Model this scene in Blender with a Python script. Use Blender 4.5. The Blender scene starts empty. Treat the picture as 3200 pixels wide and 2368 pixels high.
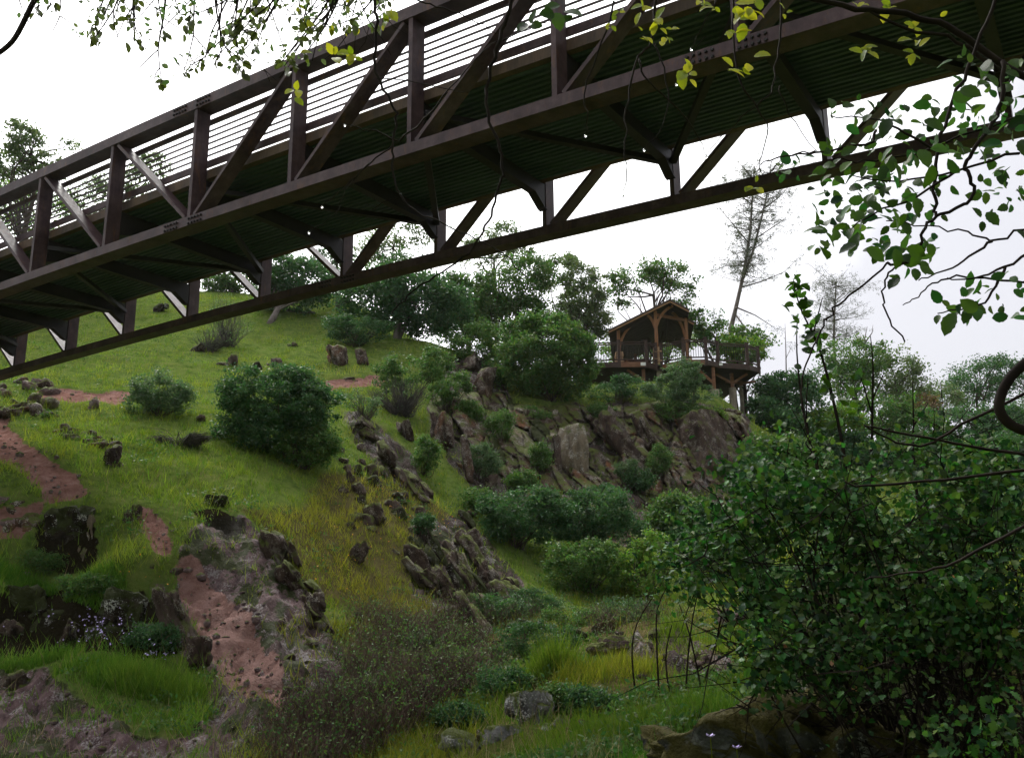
import bpy, math, random
import numpy as np
from mathutils import Matrix, Vector, Euler
random.seed(7)
RNG = np.random.default_rng(11)
SC = bpy.context.scene
COL = SC.collection

# ------------------------------------------------------------------ camera
FPX, PITCH, ROLL, EYE = 2900.0, 0.2244, -0.0087, 1.6
cam_data = bpy.data.cameras.new('camera')
cam_data.sensor_fit = 'HORIZONTAL'
cam_data.sensor_width = 36.0
cam_data.lens = FPX / 3200 * 36.0
cam_data.clip_start, cam_data.clip_end = 0.05, 3000
cam = bpy.data.objects.new('camera', cam_data)
COL.objects.link(cam)
cam.matrix_world = Matrix.Translation((0, 0, EYE)) @ Matrix.Rotation(math.pi / 2 + PITCH, 4, 'X') @ Matrix.Rotation(ROLL, 4, 'Z')
SC.camera = cam

# ------------------------------------------------------------------ sky, sun, exposure
SUN_EL, SUN_AZ = math.radians(52), math.radians(-28)      # azimuth from +Y towards +X
world = bpy.data.worlds.new('World')
SC.world = world
world.use_nodes = True
wn, wl = world.node_tree.nodes, world.node_tree.links
wn.clear()
w_out = wn.new('ShaderNodeOutputWorld')
w_bg = wn.new('ShaderNodeBackground')
w_sky = wn.new('ShaderNodeTexSky')
w_sky.sky_type = 'NISHITA'
w_sky.sun_disc = False
w_sky.sun_elevation = SUN_EL
w_sky.sun_rotation = SUN_AZ
w_sky.dust_density = 5.0
w_bg.inputs['Strength'].default_value = 0.1
w_tc = wn.new('ShaderNodeTexCoord')
w_noise = wn.new('ShaderNodeTexNoise')
w_noise.inputs['Scale'].default_value = 2.2
w_noise.inputs['Detail'].default_value = 5
w_dot = wn.new('ShaderNodeVectorMath')
w_dot.operation = 'DOT_PRODUCT'
w_dot.inputs[1].default_value = (math.sin(SUN_AZ) * math.cos(SUN_EL), math.cos(SUN_AZ) * math.cos(SUN_EL), math.sin(SUN_EL))
w_add = wn.new('ShaderNodeMath')
w_add.operation = 'MULTIPLY_ADD'
w_add.inputs[1].default_value = 0.34
w_ramp = wn.new('ShaderNodeValToRGB')
w_ramp.color_ramp.elements[0].position = 0.30
w_ramp.color_ramp.elements[0].color = (2.95, 2.97, 3.2, 1)
w_ramp.color_ramp.elements[1].position = 1.12
w_ramp.color_ramp.elements[1].color = (14.0, 14.0, 14.2, 1)
w_e = w_ramp.color_ramp.elements.new(0.82)
w_e.color = (3.75, 3.75, 4.0, 1)
w_mix = wn.new('ShaderNodeMixRGB')
w_mix.inputs['Fac'].default_value = 0.95
wl.new(w_tc.outputs['Generated'], w_noise.inputs['Vector'])
wl.new(w_tc.outputs['Generated'], w_dot.inputs[0])
wl.new(w_noise.outputs['Fac'], w_add.inputs[0])
wl.new(w_dot.outputs['Value'], w_add.inputs[2])
wl.new(w_add.outputs['Value'], w_ramp.inputs['Fac'])
wl.new(w_sky.outputs['Color'], w_mix.inputs['Color1'])
wl.new(w_ramp.outputs['Color'], w_mix.inputs['Color2'])
wl.new(w_mix.outputs['Color'], w_bg.inputs['Color'])
wl.new(w_bg.outputs['Background'], w_out.inputs['Surface'])

sun_data = bpy.data.lights.new('sun', 'SUN')
sun_data.energy = 1.7
sun_data.angle = math.radians(25)
sun_data.color = (1.0, 0.97, 0.92)
sun = bpy.data.objects.new('sun', sun_data)
COL.objects.link(sun)
sdir = Vector((math.sin(SUN_AZ) * math.cos(SUN_EL), math.cos(SUN_AZ) * math.cos(SUN_EL), math.sin(SUN_EL)))
sun.rotation_euler = sdir.to_track_quat('Z', 'Y').to_euler()
sun.location = sdir * 60

SC.view_settings.view_transform = 'Standard'
SC.view_settings.look = 'None'
SC.view_settings.gamma = 1
SC.view_settings.use_curve_mapping = False
SC.view_settings.exposure = 1.25
SC.cycles.max_bounces = 5
SC.cycles.use_adaptive_sampling = True
SC.cycles.adaptive_threshold = 0.02
SC.cycles.diffuse_bounces = 3
SC.cycles.glossy_bounces = 2
SC.cycles.transmission_bounces = 4
SC.cycles.transparent_max_bounces = 8
SC.cycles.volume_bounces = 1
SC.cycles.use_denoising = True

# ------------------------------------------------------------------ projection helpers
CP, SP, CR, SR = math.cos(PITCH), math.sin(PITCH), math.cos(ROLL), math.sin(ROLL)

def ray(px, py):
    a, b = (px - 1600.0) / FPX, (py - 1184.0) / FPX
    u, v = a * CR + b * SR, -a * SR + b * CR
    y, z = CP + v * SP, SP - v * CP
    return np.array([u / y, 1.0, z / y])

def at(px, py, Y):
    """the point of the place that the photograph shows at pixel (px,py), Y metres ahead"""
    r = ray(px, py) * Y
    r[2] += EYE
    return r

def project(P):
    P = np.atleast_2d(P).astype(float)
    x, y, z = P[:, 0], P[:, 1], P[:, 2] - EYE
    yc, zc = y * CP + z * SP, -y * SP + z * CP
    yc = np.where(np.abs(yc) < 1e-6, 1e-6, yc)
    u, v = FPX * x / yc, -FPX * zc / yc
    return 1600 + u * CR - v * SR, 1184 + u * SR + v * CR, yc

# ------------------------------------------------------------------ noise
def _hash(ix, iy, iz):
    n = (ix * 374761393 + iy * 668265263 + iz * 2147483647 + 1013904223).astype(np.int64) & 0xffffffff
    n = ((n ^ (n >> 13)) * 1274126177) & 0xffffffff
    n = (n ^ (n >> 16)) & 0xffffffff
    return n / 4294967295.0

def vnoise(P):
    P = np.asarray(P, float)
    i = np.floor(P).astype(np.int64)
    f = P - i
    f = f * f * (3 - 2 * f)
    out = 0
    for dx in (0, 1):
        for dy in (0, 1):
            for dz in (0, 1):
                w = (f[:, 0] if dx else 1 - f[:, 0]) * (f[:, 1] if dy else 1 - f[:, 1]) * (f[:, 2] if dz else 1 - f[:, 2])
                out = out + w * _hash(i[:, 0] + dx, i[:, 1] + dy, i[:, 2] + dz)
    return out * 2 - 1

def fbm(P, octaves=4, gain=0.5):
    P = np.asarray(P, float)
    a, s, out = 1.0, 0, 0
    for k in range(octaves):
        out = out + a * vnoise(P + 17.3 * k)
        s += a
        a *= gain
        P = P * 2.03
    return out / s

def inside(px, py, poly):
    r = np.zeros(px.shape, bool)
    n = len(poly)
    for i in range(n):
        x0, y0 = poly[i]
        x1, y1 = poly[(i + 1) % n]
        c = ((y0 > py) != (y1 > py)) & (px < (x1 - x0) * (py - y0) / (y1 - y0 + 1e-9) + x0)
        r ^= c
    return r

# ------------------------------------------------------------------ mesh helpers
def raw_mesh(name, V, F, col=None, smooth=False):
    """V (n,3), F (m,k) arrays, all faces of one size"""
    V = np.ascontiguousarray(V, np.float32)
    F = np.ascontiguousarray(F, np.int32)
    me = bpy.data.meshes.new(name)
    m, k = F.shape
    me.vertices.add(len(V))
    me.vertices.foreach_set('co', V.ravel())
    me.loops.add(m * k)
    me.loops.foreach_set('vertex_index', F.ravel())
    me.polygons.add(m)
    me.polygons.foreach_set('loop_start', np.arange(0, m * k, k, dtype=np.int32))
    me.polygons.foreach_set('loop_total', np.full(m, k, np.int32))
    if smooth:
        me.polygons.foreach_set('use_smooth', np.ones(m, bool))
    me.update(calc_edges=True)
    if col is not None:
        a = me.attributes.new('tint', 'FLOAT_COLOR', 'POINT')
        c = np.ones((len(V), 4), np.float32)
        c[:, :col.shape[1]] = col
        a.data.foreach_set('color', c.ravel())
    return me

class MB:
    """collects boxes, bars and tubes that become ONE mesh object"""
    def __init__(s):
        s.v, s.f, s.n = [], [], 0
    def add(s, V, F):
        s.v += [tuple(map(float, p)) for p in V]
        s.f += [tuple(int(i) + s.n for i in f) for f in F]
        s.n += len(V)
        return s
    def hexa(s, P):
        return s.add(P, [(0, 3, 2, 1), (4, 5, 6, 7), (0, 1, 5, 4), (1, 2, 6, 5), (2, 3, 7, 6), (3, 0, 4, 7)])
    def box(s, a, b):
        (x0, y0, z0), (x1, y1, z1) = a, b
        return s.hexa([(x0, y0, z0), (x1, y0, z0), (x1, y1, z0), (x0, y1, z0), (x0, y0, z1), (x1, y0, z1), (x1, y1, z1), (x0, y1, z1)])
    def bar(s, a, b, w, h, up=(0, 0, 1), side=None):
        """bar from a to b, w wide (sideways), h along 'up'"""
        a, b = Vector(a), Vector(b)
        d = (b - a).normalized()
        if side is not None:
            r = Vector(side)
            r = (r - d * r.dot(d)).normalized()
            u = r.cross(d)
        else:
            u = Vector(up)
            u = u - d * u.dot(d)
            if u.length < 1e-5:
                u = Vector((0, 1, 0)) - d * d.y
            u.normalize()
            r = d.cross(u)
        r, u = r * (w / 2), u * (h / 2)
        return s.hexa([a - r - u, a + r - u, a + r + u, a - r + u, b - r - u, b + r - u, b + r + u, b - r + u])
    def tube(s, pts, radii, seg=6, cap=True):
        pts = [Vector(p) for p in pts]
        n = len(pts)
        if not hasattr(radii, '__len__'):
            radii = [radii] * n
        V, F = [], []
        prev = None
        for i, p in enumerate(pts):
            d = (pts[min(i + 1, n - 1)] - pts[max(i - 1, 0)])
            d = d.normalized() if d.length > 1e-9 else Vector((0, 0, 1))
            if prev is None:
                u = d.orthogonal().normalized()
            else:
                u = prev - d * prev.dot(d)
                u = u.normalized() if u.length > 1e-6 else d.orthogonal().normalized()
            prev = u
            w = d.cross(u)
            for k in range(seg):
                a = 2 * math.pi * k / seg
                V.append(p + (u * math.cos(a) + w * math.sin(a)) * radii[i])
        for i in range(n - 1):
            for k in range(seg):
                F.append((i * seg + k, i * seg + (k + 1) % seg, (i + 1) * seg + (k + 1) % seg, (i + 1) * seg + k))
        if cap:
            F.append(tuple(range(seg - 1, -1, -1)))
            F.append(tuple((n - 1) * seg + k for k in range(seg)))
        return s.add(V, F)
    def sweep(s, rings):
        """rings: list of equal-length closed profiles -> swept solid"""
        k = len(rings[0])
        V = [p for r in rings for p in r]
        F = [(i * k + j, i * k + (j + 1) % k, (i + 1) * k + (j + 1) % k, (i + 1) * k + j) for i in range(len(rings) - 1) for j in range(k)]
        F += [tuple(range(k - 1, -1, -1)), tuple((len(rings) - 1) * k + j for j in range(k))]
        return s.add(V, F)
    def prism(s, poly, vec):
        v = Vector(vec)
        n = len(poly)
        P = [Vector(p) for p in poly]
        F = [tuple(range(n - 1, -1, -1)), tuple(range(n, 2 * n))] + [(i, (i + 1) % n, n + (i + 1) % n, n + i) for i in range(n)]
        return s.add(P + [p + v for p in P], F)
    def build(s, name, mat, parent=None, smooth=False, bevel=0):
        off = wloc(parent)
        me = bpy.data.meshes.new(name)
        me.from_pydata([(x - off[0], y - off[1], z - off[2]) for x, y, z in s.v], [], s.f)
        if smooth:
            me.polygons.foreach_set('use_smooth', np.ones(len(me.polygons), bool))
        me.update()
        return link(name, me, mat, parent)

def wloc(o):
    l = Vector((0, 0, 0))
    while o is not None:
        l += o.location
        o = o.parent
    return l

def link(name, me, mat, parent=None, loc=None):
    o = bpy.data.objects.new(name, me)
    COL.objects.link(o)
    if mat is not None and me is not None and not me.materials:
        me.materials.append(mat)
    if parent is not None:
        o.parent = parent
    if loc is not None:
        o.location = loc
    return o

def thing(name, label, cat, loc, group=None):
    o = bpy.data.objects.new(name, None)
    o.empty_display_size = 0.1
    COL.objects.link(o)
    o.location = Vector([float(v) for v in loc])
    return tag(o, label, cat, group)

def tag(o, label=None, cat=None, group=None, kind=None):
    if label: o['label'] = label
    if cat: o['category'] = cat
    if group: o['group'] = group
    if kind: o['kind'] = kind
    return o

# ------------------------------------------------------------------ materials
class NT:
    def __init__(s, name):
        s.m = bpy.data.materials.new(name)
        s.m.use_nodes = True
        s.t = s.m.node_tree
        s.t.nodes.clear()
        s.out = s.n('ShaderNodeOutputMaterial')
    def n(s, typ, **kw):
        nd = s.t.nodes.new(typ)
        for k, v in kw.items():
            setattr(nd, k, v)
        return nd
    def set(s, sock, v):
        if hasattr(v, 'is_output') or isinstance(v, bpy.types.NodeSocket):
            s.t.links.new(v, sock)
        elif isinstance(v, (tuple, list)) and len(v) == 3 and sock.type == 'RGBA':
            sock.default_value = (*v, 1)
        else:
            sock.default_value = v
    def pos(s, scale=(1, 1, 1), rot=(0, 0, 0), space='w'):
        src = s.n('ShaderNodeNewGeometry').outputs['Position'] if space == 'w' else s.n('ShaderNodeTexCoord').outputs['Object']
        mp = s.n('ShaderNodeMapping')
        mp.inputs['Scale'].default_value = scale
        mp.inputs['Rotation'].default_value = rot
        s.t.links.new(src, mp.inputs['Vector'])
        return mp.outputs['Vector']
    def noise(s, vec, scale, detail=4, rough=0.55, dist=0.0):
        nd = s.n('ShaderNodeTexNoise')
        nd.inputs['Scale'].default_value = scale
        nd.inputs['Detail'].default_value = detail
        nd.inputs['Roughness'].default_value = rough
        nd.inputs['Distortion'].default_value = dist
        if vec is not None:
            s.t.links.new(vec, nd.inputs['Vector'])
        return nd.outputs['Fac']
    def ramp(s, fac, stops, interp='LINEAR'):
        nd = s.n('ShaderNodeValToRGB')
        cr = nd.color_ramp
        cr.interpolation = interp
        while len(cr.elements) < len(stops):
            cr.elements.new(0.5)
        for e, (p, c) in zip(cr.elements, stops):
            e.position = p
            e.color = (c, c, c, 1) if isinstance(c, (int, float)) else (*c, 1)
        s.set(nd.inputs['Fac'], fac)
        return nd.outputs['Color']
    def mix(s, fac, a, b, mode='MIX'):
        nd = s.n('ShaderNodeMixRGB', blend_type=mode)
        s.set(nd.inputs['Fac'], fac)
        s.set(nd.inputs['Color1'], a)
        s.set(nd.inputs['Color2'], b)
        return nd.outputs['Color']
    def math(s, op, a, b=0.0, clamp=False):
        nd = s.n('ShaderNodeMath', operation=op, use_clamp=clamp)
        s.set(nd.inputs[0], a)
        s.set(nd.inputs[1], b)
        return nd.outputs[0]
    def bump(s, h, strength=0.5, dist=0.02):
        nd = s.n('ShaderNodeBump')
        nd.inputs['Strength'].default_value = strength
        nd.inputs['Distance'].default_value = dist
        s.set(nd.inputs['Height'], h)
        return nd.outputs['Normal']
    def attr(s, name):
        return s.n('ShaderNodeAttribute', attribute_name=name).outputs['Color']
    def sep(s, c):
        nd = s.n('ShaderNodeSeparateColor')
        s.set(nd.inputs[0], c)
        return nd.outputs
    def principled(s, color, rough=0.7, normal=None, spec=0.3, metal=0.0, trans=0.0):
        p = s.n('ShaderNodeBsdfPrincipled')
        s.set(p.inputs['Base Color'], color)
        s.set(p.inputs['Roughness'], rough)
        s.set(p.inputs['Specular IOR Level'], spec)
        p.inputs['Metallic'].default_value = metal
        p.inputs['Transmission Weight'].default_value = trans
        if normal is not None:
            s.set(p.inputs['Normal'], normal)
        return p.outputs[0]
    def done(s, shader):
        s.t.links.new(shader, s.out.inputs['Surface'])
        return s.m

def m_leaf(name, dark, light, rough=0.5, spec=0.15, transl=0.35, scale=3.0, trcol=None):
    t = NT(name)
    tint = t.attr('tint')
    k = t.sep(tint)
    base = t.mix(k[0], dark, light)
    base = t.mix(0.5, base, t.ramp(t.noise(t.pos(), scale, 2), [(0.3, 0.65), (0.7, 1.25)]), 'MULTIPLY')
    hs = t.n('ShaderNodeHueSaturation')
    t.set(hs.inputs['Hue'], t.math('ADD', t.math('MULTIPLY', k[1], 0.1), 0.45))
    t.set(hs.inputs['Color'], base)
    base = hs.outputs['Color']
    p = t.principled(base, rough, spec=spec)
    tr = t.n('ShaderNodeBsdfTranslucent')
    t.set(tr.inputs['Color'], t.mix(1.0, base, trcol or (1.25, 1.5, 0.8), 'MULTIPLY'))
    ms = t.n('ShaderNodeMixShader')
    ms.inputs[0].default_value = transl
    t.t.links.new(p, ms.inputs[1])
    t.t.links.new(tr.outputs[0], ms.inputs[2])
    return t.done(ms.outputs[0])

def m_leaf_obj(name, dark, light, transl=0.4, trcol=(1.5, 1.8, 0.5), rough=0.35):
    """for leaves that are objects of their own: shade varies from leaf to leaf"""
    t = NT(name)
    oi = t.n('ShaderNodeObjectInfo').outputs['Random']
    base = t.mix(oi, dark, light)
    vein = t.noise(t.pos(space='o'), 60, 3)
    base = t.mix(0.6, base, t.ramp(vein, [(0.3, 0.7), (0.7, 1.2)]), 'MULTIPLY')
    p = t.principled(base, rough, t.bump(vein, 0.3, 0.002), spec=0.22)
    tr = t.n('ShaderNodeBsdfTranslucent')
    t.set(tr.inputs['Color'], t.mix(1.0, base, trcol, 'MULTIPLY'))
    ms = t.n('ShaderNodeMixShader')
    ms.inputs[0].default_value = transl
    t.t.links.new(p, ms.inputs[1])
    t.t.links.new(tr.outputs[0], ms.inputs[2])
    return t.done(ms.outputs[0])

def m_rock(name, c0, c1, c2, lichen=(0.42, 0.42, 0.38), moss=(0.045, 0.055, 0.012), moss_at=0.62, lich=0.6, strat=(1, 1, 1), rot=(0, 0, 0)):
    t = NT(name)
    P = t.pos()
    PS = t.pos(strat, rot)
    big = t.noise(PS, 1.3, 5, 0.6, 0.4)
    mid = t.noise(PS, 5.0, 6, 0.65)
    fine = t.noise(P, 28.0, 5, 0.7)
    c = t.ramp(big, [(0.3, c0), (0.5, c1), (0.68, c2)])
    c = t.mix(0.8, c, t.ramp(mid, [(0.3, 0.18), (0.48, 0.95), (0.72, 1.6)]), 'MULTIPLY')
    lf = t.ramp(t.math('MULTIPLY', t.noise(P, 9.0, 6, 0.75), t.noise(P, 1.7, 2)), [(0.29, 0.0), (0.37, lich)])
    c = t.mix(lf, c, lichen)
    fl = t.ramp(t.math('MULTIPLY', t.noise(P, 34.0, 3, 0.6), t.noise(P, 3.1, 3)), [(0.3, 0.0), (0.36, 0.75)])
    c = t.mix(fl, c, tuple(min(1, v * 1.25) for v in lichen))
    nz = t.sep(t.n('ShaderNodeNewGeometry').outputs['Normal'])
    mo = t.math('ADD', t.math('MULTIPLY', nz[2], 0.35), t.noise(P, 2.2, 5, 0.7))
    mf = t.ramp(mo, [(moss_at, 0.0), (moss_at + 0.1, 0.95)])
    mcol = t.mix(t.noise(P, 14, 3), moss, tuple(min(1, v * 2.2) for v in moss))
    c = t.mix(mf, c, mcol)
    h = t.math('ADD', t.math('MULTIPLY', mid, 0.9), t.math('MULTIPLY', fine, 0.35))
    return t.done(t.principled(c, t.ramp(mid, [(0.3, 0.6), (0.7, 0.95)]), t.bump(h, 1.0, 0.09), spec=0.08))

def m_simple(name, c0, c1, scale=4.0, rough=0.6, spec=0.3, bump=0.3, bdist=0.01, stretch=(1, 1, 1), fine=30.0, metal=0.0, space='w'):
    t = NT(name)
    P = t.pos(stretch, space=space)
    a, b = t.noise(P, scale, 5, 0.6), t.noise(P, fine, 4, 0.6)
    c = t.ramp(a, [(0.3, c0), (0.7, c1)])
    c = t.mix(0.5, c, t.ramp(b, [(0.3, 0.6), (0.7, 1.3)]), 'MULTIPLY')
    return t.done(t.principled(c, rough, t.bump(t.math('ADD', a, t.math('MULTIPLY', b, 0.5)), bump, bdist), spec=spec, metal=metal))

def m_steel():
    t = NT('brown_weathering_steel')
    P = t.pos()
    S = t.pos((1, 1, 0.12))
    streak = t.noise(S, 9.0, 5, 0.65)
    blot = t.noise(P, 2.4, 6, 0.7)
    c = t.ramp(blot, [(0.3, (0.03, 0.016, 0.018)), (0.5, (0.066, 0.038, 0.042)), (0.72, (0.112, 0.074, 0.078))])
    c = t.mix(0.7, c, t.ramp(streak, [(0.3, 0.55), (0.55, 1.0), (0.8, 1.45)]), 'MULTIPLY')
    rust = t.ramp(t.noise(t.pos((1, 1, 0.3)), 5.5, 6, 0.75), [(0.56, 0.0), (0.68, 0.8)])
    c = t.mix(rust, c, (0.12, 0.055, 0.028))
    fine = t.noise(P, 60, 3)
    return t.done(t.principled(c, t.ramp(streak, [(0.3, 0.38), (0.7, 0.62)]), t.bump(t.math('ADD', fine, streak), 0.25, 0.006), spec=0.22, metal=0.0))

M = {}
M['steel'] = m_steel()
M['dark_steel'] = m_simple('dark_painted_steel', (0.008, 0.006, 0.006), (0.02, 0.015, 0.015), 3, 0.55, 0.3)
M['deck_metal'] = m_simple('corrugated_green_steel', (0.018, 0.036, 0.036), (0.05, 0.082, 0.082), 2.0, 0.5, 0.4, 0.3, 0.005, (0.15, 1, 1))
M['fascia'] = m_simple('rusty_fascia_steel', (0.05, 0.035, 0.03), (0.13, 0.08, 0.05), 3, 0.65, 0.3, 0.4, 0.006, (1, 1, 0.25))
M['concrete'] = m_simple('weathered_concrete', (0.2, 0.17, 0.13), (0.36, 0.31, 0.24), 2.5, 0.9, 0.2, 0.4, 0.01)
M['wood_post'] = m_simple('orange_stained_timber', (0.15, 0.065, 0.028), (0.31, 0.145, 0.065), 3, 0.6, 0.3, 0.3, 0.004, (6, 6, 0.6))
M['wood_fascia'] = m_simple('tan_roof_trim', (0.2, 0.1, 0.045), (0.36, 0.2, 0.095), 3, 0.6, 0.3, 0.2, 0.003, (2, 2, 8))
M['wood_dark'] = m_simple('dark_brown_decking', (0.03, 0.017, 0.013), (0.075, 0.042, 0.032), 3, 0.6, 0.3, 0.3, 0.004, (2, 2, 6))
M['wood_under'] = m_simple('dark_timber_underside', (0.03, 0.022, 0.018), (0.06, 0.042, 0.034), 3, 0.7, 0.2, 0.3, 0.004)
M['wood_deckside'] = m_simple('reddish_deck_timber', (0.12, 0.05, 0.025), (0.24, 0.11, 0.055), 3, 0.6, 0.3, 0.3, 0.004, (1, 1, 6))
M['shingle'] = m_simple('brown_roof_shingle', (0.05, 0.035, 0.028), (0.1, 0.07, 0.055), 6, 0.9)
M['stone_tan'] = m_simple('tan_stacked_stone', (0.3, 0.17, 0.09), (0.5, 0.33, 0.19), 5, 0.85, 0.2, 0.6, 0.02)
M['white_plate'] = m_simple('white_painted_plate', (0.7, 0.7, 0.68), (0.82, 0.82, 0.8), 5, 0.5)
M['bark'] = m_simple('wet_brown_bark', (0.028, 0.02, 0.015), (0.085, 0.062, 0.048), 6, 0.75, 0.3, 0.8, 0.02, (1, 1, 0.3))
M['bark_dark'] = m_simple('wet_black_twig_bark', (0.008, 0.006, 0.005), (0.026, 0.019, 0.015), 10, 0.8, 0.05, 0.6, 0.004)
M['bark_grey'] = m_simple('grey_bark', (0.09, 0.075, 0.065), (0.2, 0.17, 0.155), 5, 0.85, 0.2, 0.8, 0.02, (1, 1, 0.3))
M['leaf_oak'] = m_leaf('oak_foliage', (0.04, 0.082, 0.022), (0.115, 0.195, 0.055))
M['leaf_pale'] = m_leaf('pale_oak_foliage', (0.07, 0.1, 0.045), (0.16, 0.205, 0.095))
M['leaf_dark'] = m_leaf('evergreen_foliage', (0.026, 0.066, 0.026), (0.074, 0.15, 0.06))
M['leaf_bright'] = m_leaf('bright_spring_foliage', (0.07, 0.13, 0.02), (0.16, 0.26, 0.045))
M['leaf_blue'] = m_leaf('bluish_shrub_foliage', (0.05, 0.09, 0.045), (0.125, 0.19, 0.095))
M['leaf_red'] = m_leaf('reddish_foliage', (0.08, 0.06, 0.03), (0.2, 0.13, 0.06))
M['needle'] = m_leaf('grey_pine_needles', (0.06, 0.075, 0.05), (0.14, 0.155, 0.11), transl=0.2)
M['leaf_near'] = m_leaf('near_shrub_foliage', (0.008, 0.028, 0.009), (0.078, 0.165, 0.034), rough=0.5, spec=0.12, transl=0.3, scale=12)
M['grass'] = m_leaf('grass_blades', (0.085, 0.15, 0.018), (0.27, 0.325, 0.055), rough=0.8, spec=0.0, transl=0.35, scale=0.9, trcol=(1.3, 1.3, 0.6))
M['twig_dry'] = m_simple('dry_brown_twigs', (0.04, 0.025, 0.018), (0.115, 0.076, 0.054), 1.2, 0.8, 0.2, 0.2, 0.003)
M['straw'] = m_simple('dead_straw', (0.2, 0.15, 0.07), (0.38, 0.3, 0.16), 3, 0.8, 0.1, 0.1, 0.002)
M['twig_grey'] = m_simple('dead_grey_brush', (0.03, 0.026, 0.026), (0.1, 0.085, 0.08), 3, 0.8, 0.2, 0.2, 0.003)
M['lf_green'] = m_leaf_obj('backlit_green_leaf', (0.011, 0.026, 0.007), (0.045, 0.085, 0.017))
M['lf_yellow'] = m_leaf_obj('yellow_green_leaf', (0.12, 0.18, 0.015), (0.42, 0.4, 0.05), 0.5, (1.4, 1.4, 0.4))
M['lf_oak'] = m_leaf_obj('olive_oak_leaf', (0.045, 0.05, 0.026), (0.1, 0.115, 0.05), 0.3)
M['lf_shrub'] = m_leaf_obj('glossy_shrub_leaf', (0.018, 0.055, 0.018), (0.085, 0.19, 0.05), 0.3, rough=0.25)
M['lf_brown'] = m_leaf_obj('dead_tan_leaf', (0.22, 0.1, 0.04), (0.45, 0.27, 0.12), 0.3, (1.3, 1.1, 0.7))
M['rock_grey'] = m_rock('grey_lichen_rock', (0.026, 0.017, 0.012), (0.057, 0.039, 0.03), (0.1, 0.074, 0.06), lichen=(0.22, 0.2, 0.17), lich=0.45, moss_at=0.66, strat=(1, 1, 0.35))
M['rock_red'] = m_rock('rusty_cliff_rock', (0.032, 0.018, 0.012), (0.064, 0.043, 0.032), (0.14, 0.064, 0.03), lichen=(0.28, 0.26, 0.23), lich=0.35, moss_at=0.7, strat=(1, 1, 0.3))
M['rock_tan'] = m_rock('tan_lichen_slab', (0.065, 0.049, 0.031), (0.13, 0.103, 0.069), (0.19, 0.165, 0.123), lichen=(0.34, 0.33, 0.29), lich=0.5, moss_at=0.68, strat=(1, 1, 0.3))
M['rock_pink'] = m_rock('pinkish_rock', (0.07, 0.047, 0.043), (0.14, 0.096, 0.09), (0.19, 0.14, 0.135), lichen=(0.3, 0.27, 0.26), lich=0.3, moss_at=0.64)
M['rock_moss'] = m_rock('mossy_boulder', (0.022, 0.021, 0.02), (0.055, 0.056, 0.054), (0.12, 0.125, 0.122), moss=(0.028, 0.025, 0.005), moss_at=0.38, lichen=(0.22, 0.23, 0.22))
M['rock_lichen'] = m_rock('pale_lichen_boulder', (0.05, 0.048, 0.044), (0.12, 0.118, 0.11), (0.19, 0.19, 0.18), lichen=(0.42, 0.42, 0.39), lich=0.85, moss_at=0.6)
M['rock_dark'] = m_rock('mossy_rock_with_shade', (0.012, 0.009, 0.006), (0.024, 0.018, 0.012), (0.05, 0.04, 0.03), moss=(0.018, 0.022, 0.006), moss_at=0.5, lich=0.25)  # near-black to carry the shade of the undercut banks; dark stones share it

def m_water():
    t = NT('water_drop')
    p = t.n('ShaderNodeBsdfGlass')
    p.inputs['IOR'].default_value = 1.33
    p.inputs['Roughness'].default_value = 0.02
    return t.done(p.outputs[0])
M['water'] = m_water()
M['flower'] = m_simple('lavender_petals', (0.3, 0.22, 0.5), (0.5, 0.42, 0.7), 20, 0.6)
M['poppy'] = m_simple('orange_petals', (0.6, 0.22, 0.01), (0.8, 0.4, 0.02), 20, 0.6)

# ------------------------------------------------------------------ ground
CTRL = []
def ctrl(py, pairs):
    for px, Y in pairs:
        CTRL.append(at(px, py, Y))
ctrl(2368, [(-300, 14), (0, 13), (400, 13), (800, 13), (1200, 12), (1600, 10.5), (2000, 8), (2400, 6), (2800, 5.6), (3300, 5.6)])
ctrl(2150, [(-300, 16), (0, 15), (400, 15), (800, 15.5), (1200, 16.5), (1600, 15), (2000, 12.5), (2400, 10), (2900, 9)])
ctrl(1950, [(-300, 18), (0, 17), (400, 17), (800, 18), (1200, 21), (1600, 22.5), (2000, 22), (2400, 18), (2900, 16)])
ctrl(1750, [(-300, 19), (0, 18), (400, 18.7), (800, 20), (1200, 24), (1600, 29), (2000, 31), (2400, 31), (2900, 28), (3300, 24)])
ctrl(1550, [(-300, 21), (0, 20.5), (400, 21.5), (800, 23), (1200, 27.5), (1600, 34), (2000, 37), (2400, 40)])
ctrl(1350, [(-400, 26), (0, 26), (400, 26.5), (800, 28.5), (1200, 33), (1600, 39), (2000, 41.5), (2350, 43.5)])
ctrl(1240, [(1700, 42.5), (2000, 43.6), (2250, 44.6)])
ctrl(1180, [(-400, 31), (0, 33), (400, 34), (800, 36.5), (1200, 40), (1400, 42)])
ctrl(1090, [(1400, 46)])
ctrl(1050, [(-300, 37), (100, 40), (400, 42), (800, 45), (1200, 49)])
ctrl(920, [(400, 52), (800, 56), (1050, 58)])
ctrl(1615, [(130, 20.1), (290, 20.1)])
ctrl(1790, [(130, 19.7), (290, 19.7)])
ctrl(1870, [(10, 18.2), (240, 18.2), (420, 18.6)])
ctrl(2060, [(10, 17.8), (240, 17.8), (420, 18.1)])
ctrl(1450, [(2520, 47)])
ctrl(1400, [(2800, 62), (3100, 66)])
ctrl(1340, [(3300, 75), (3700, 70)])
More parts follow.
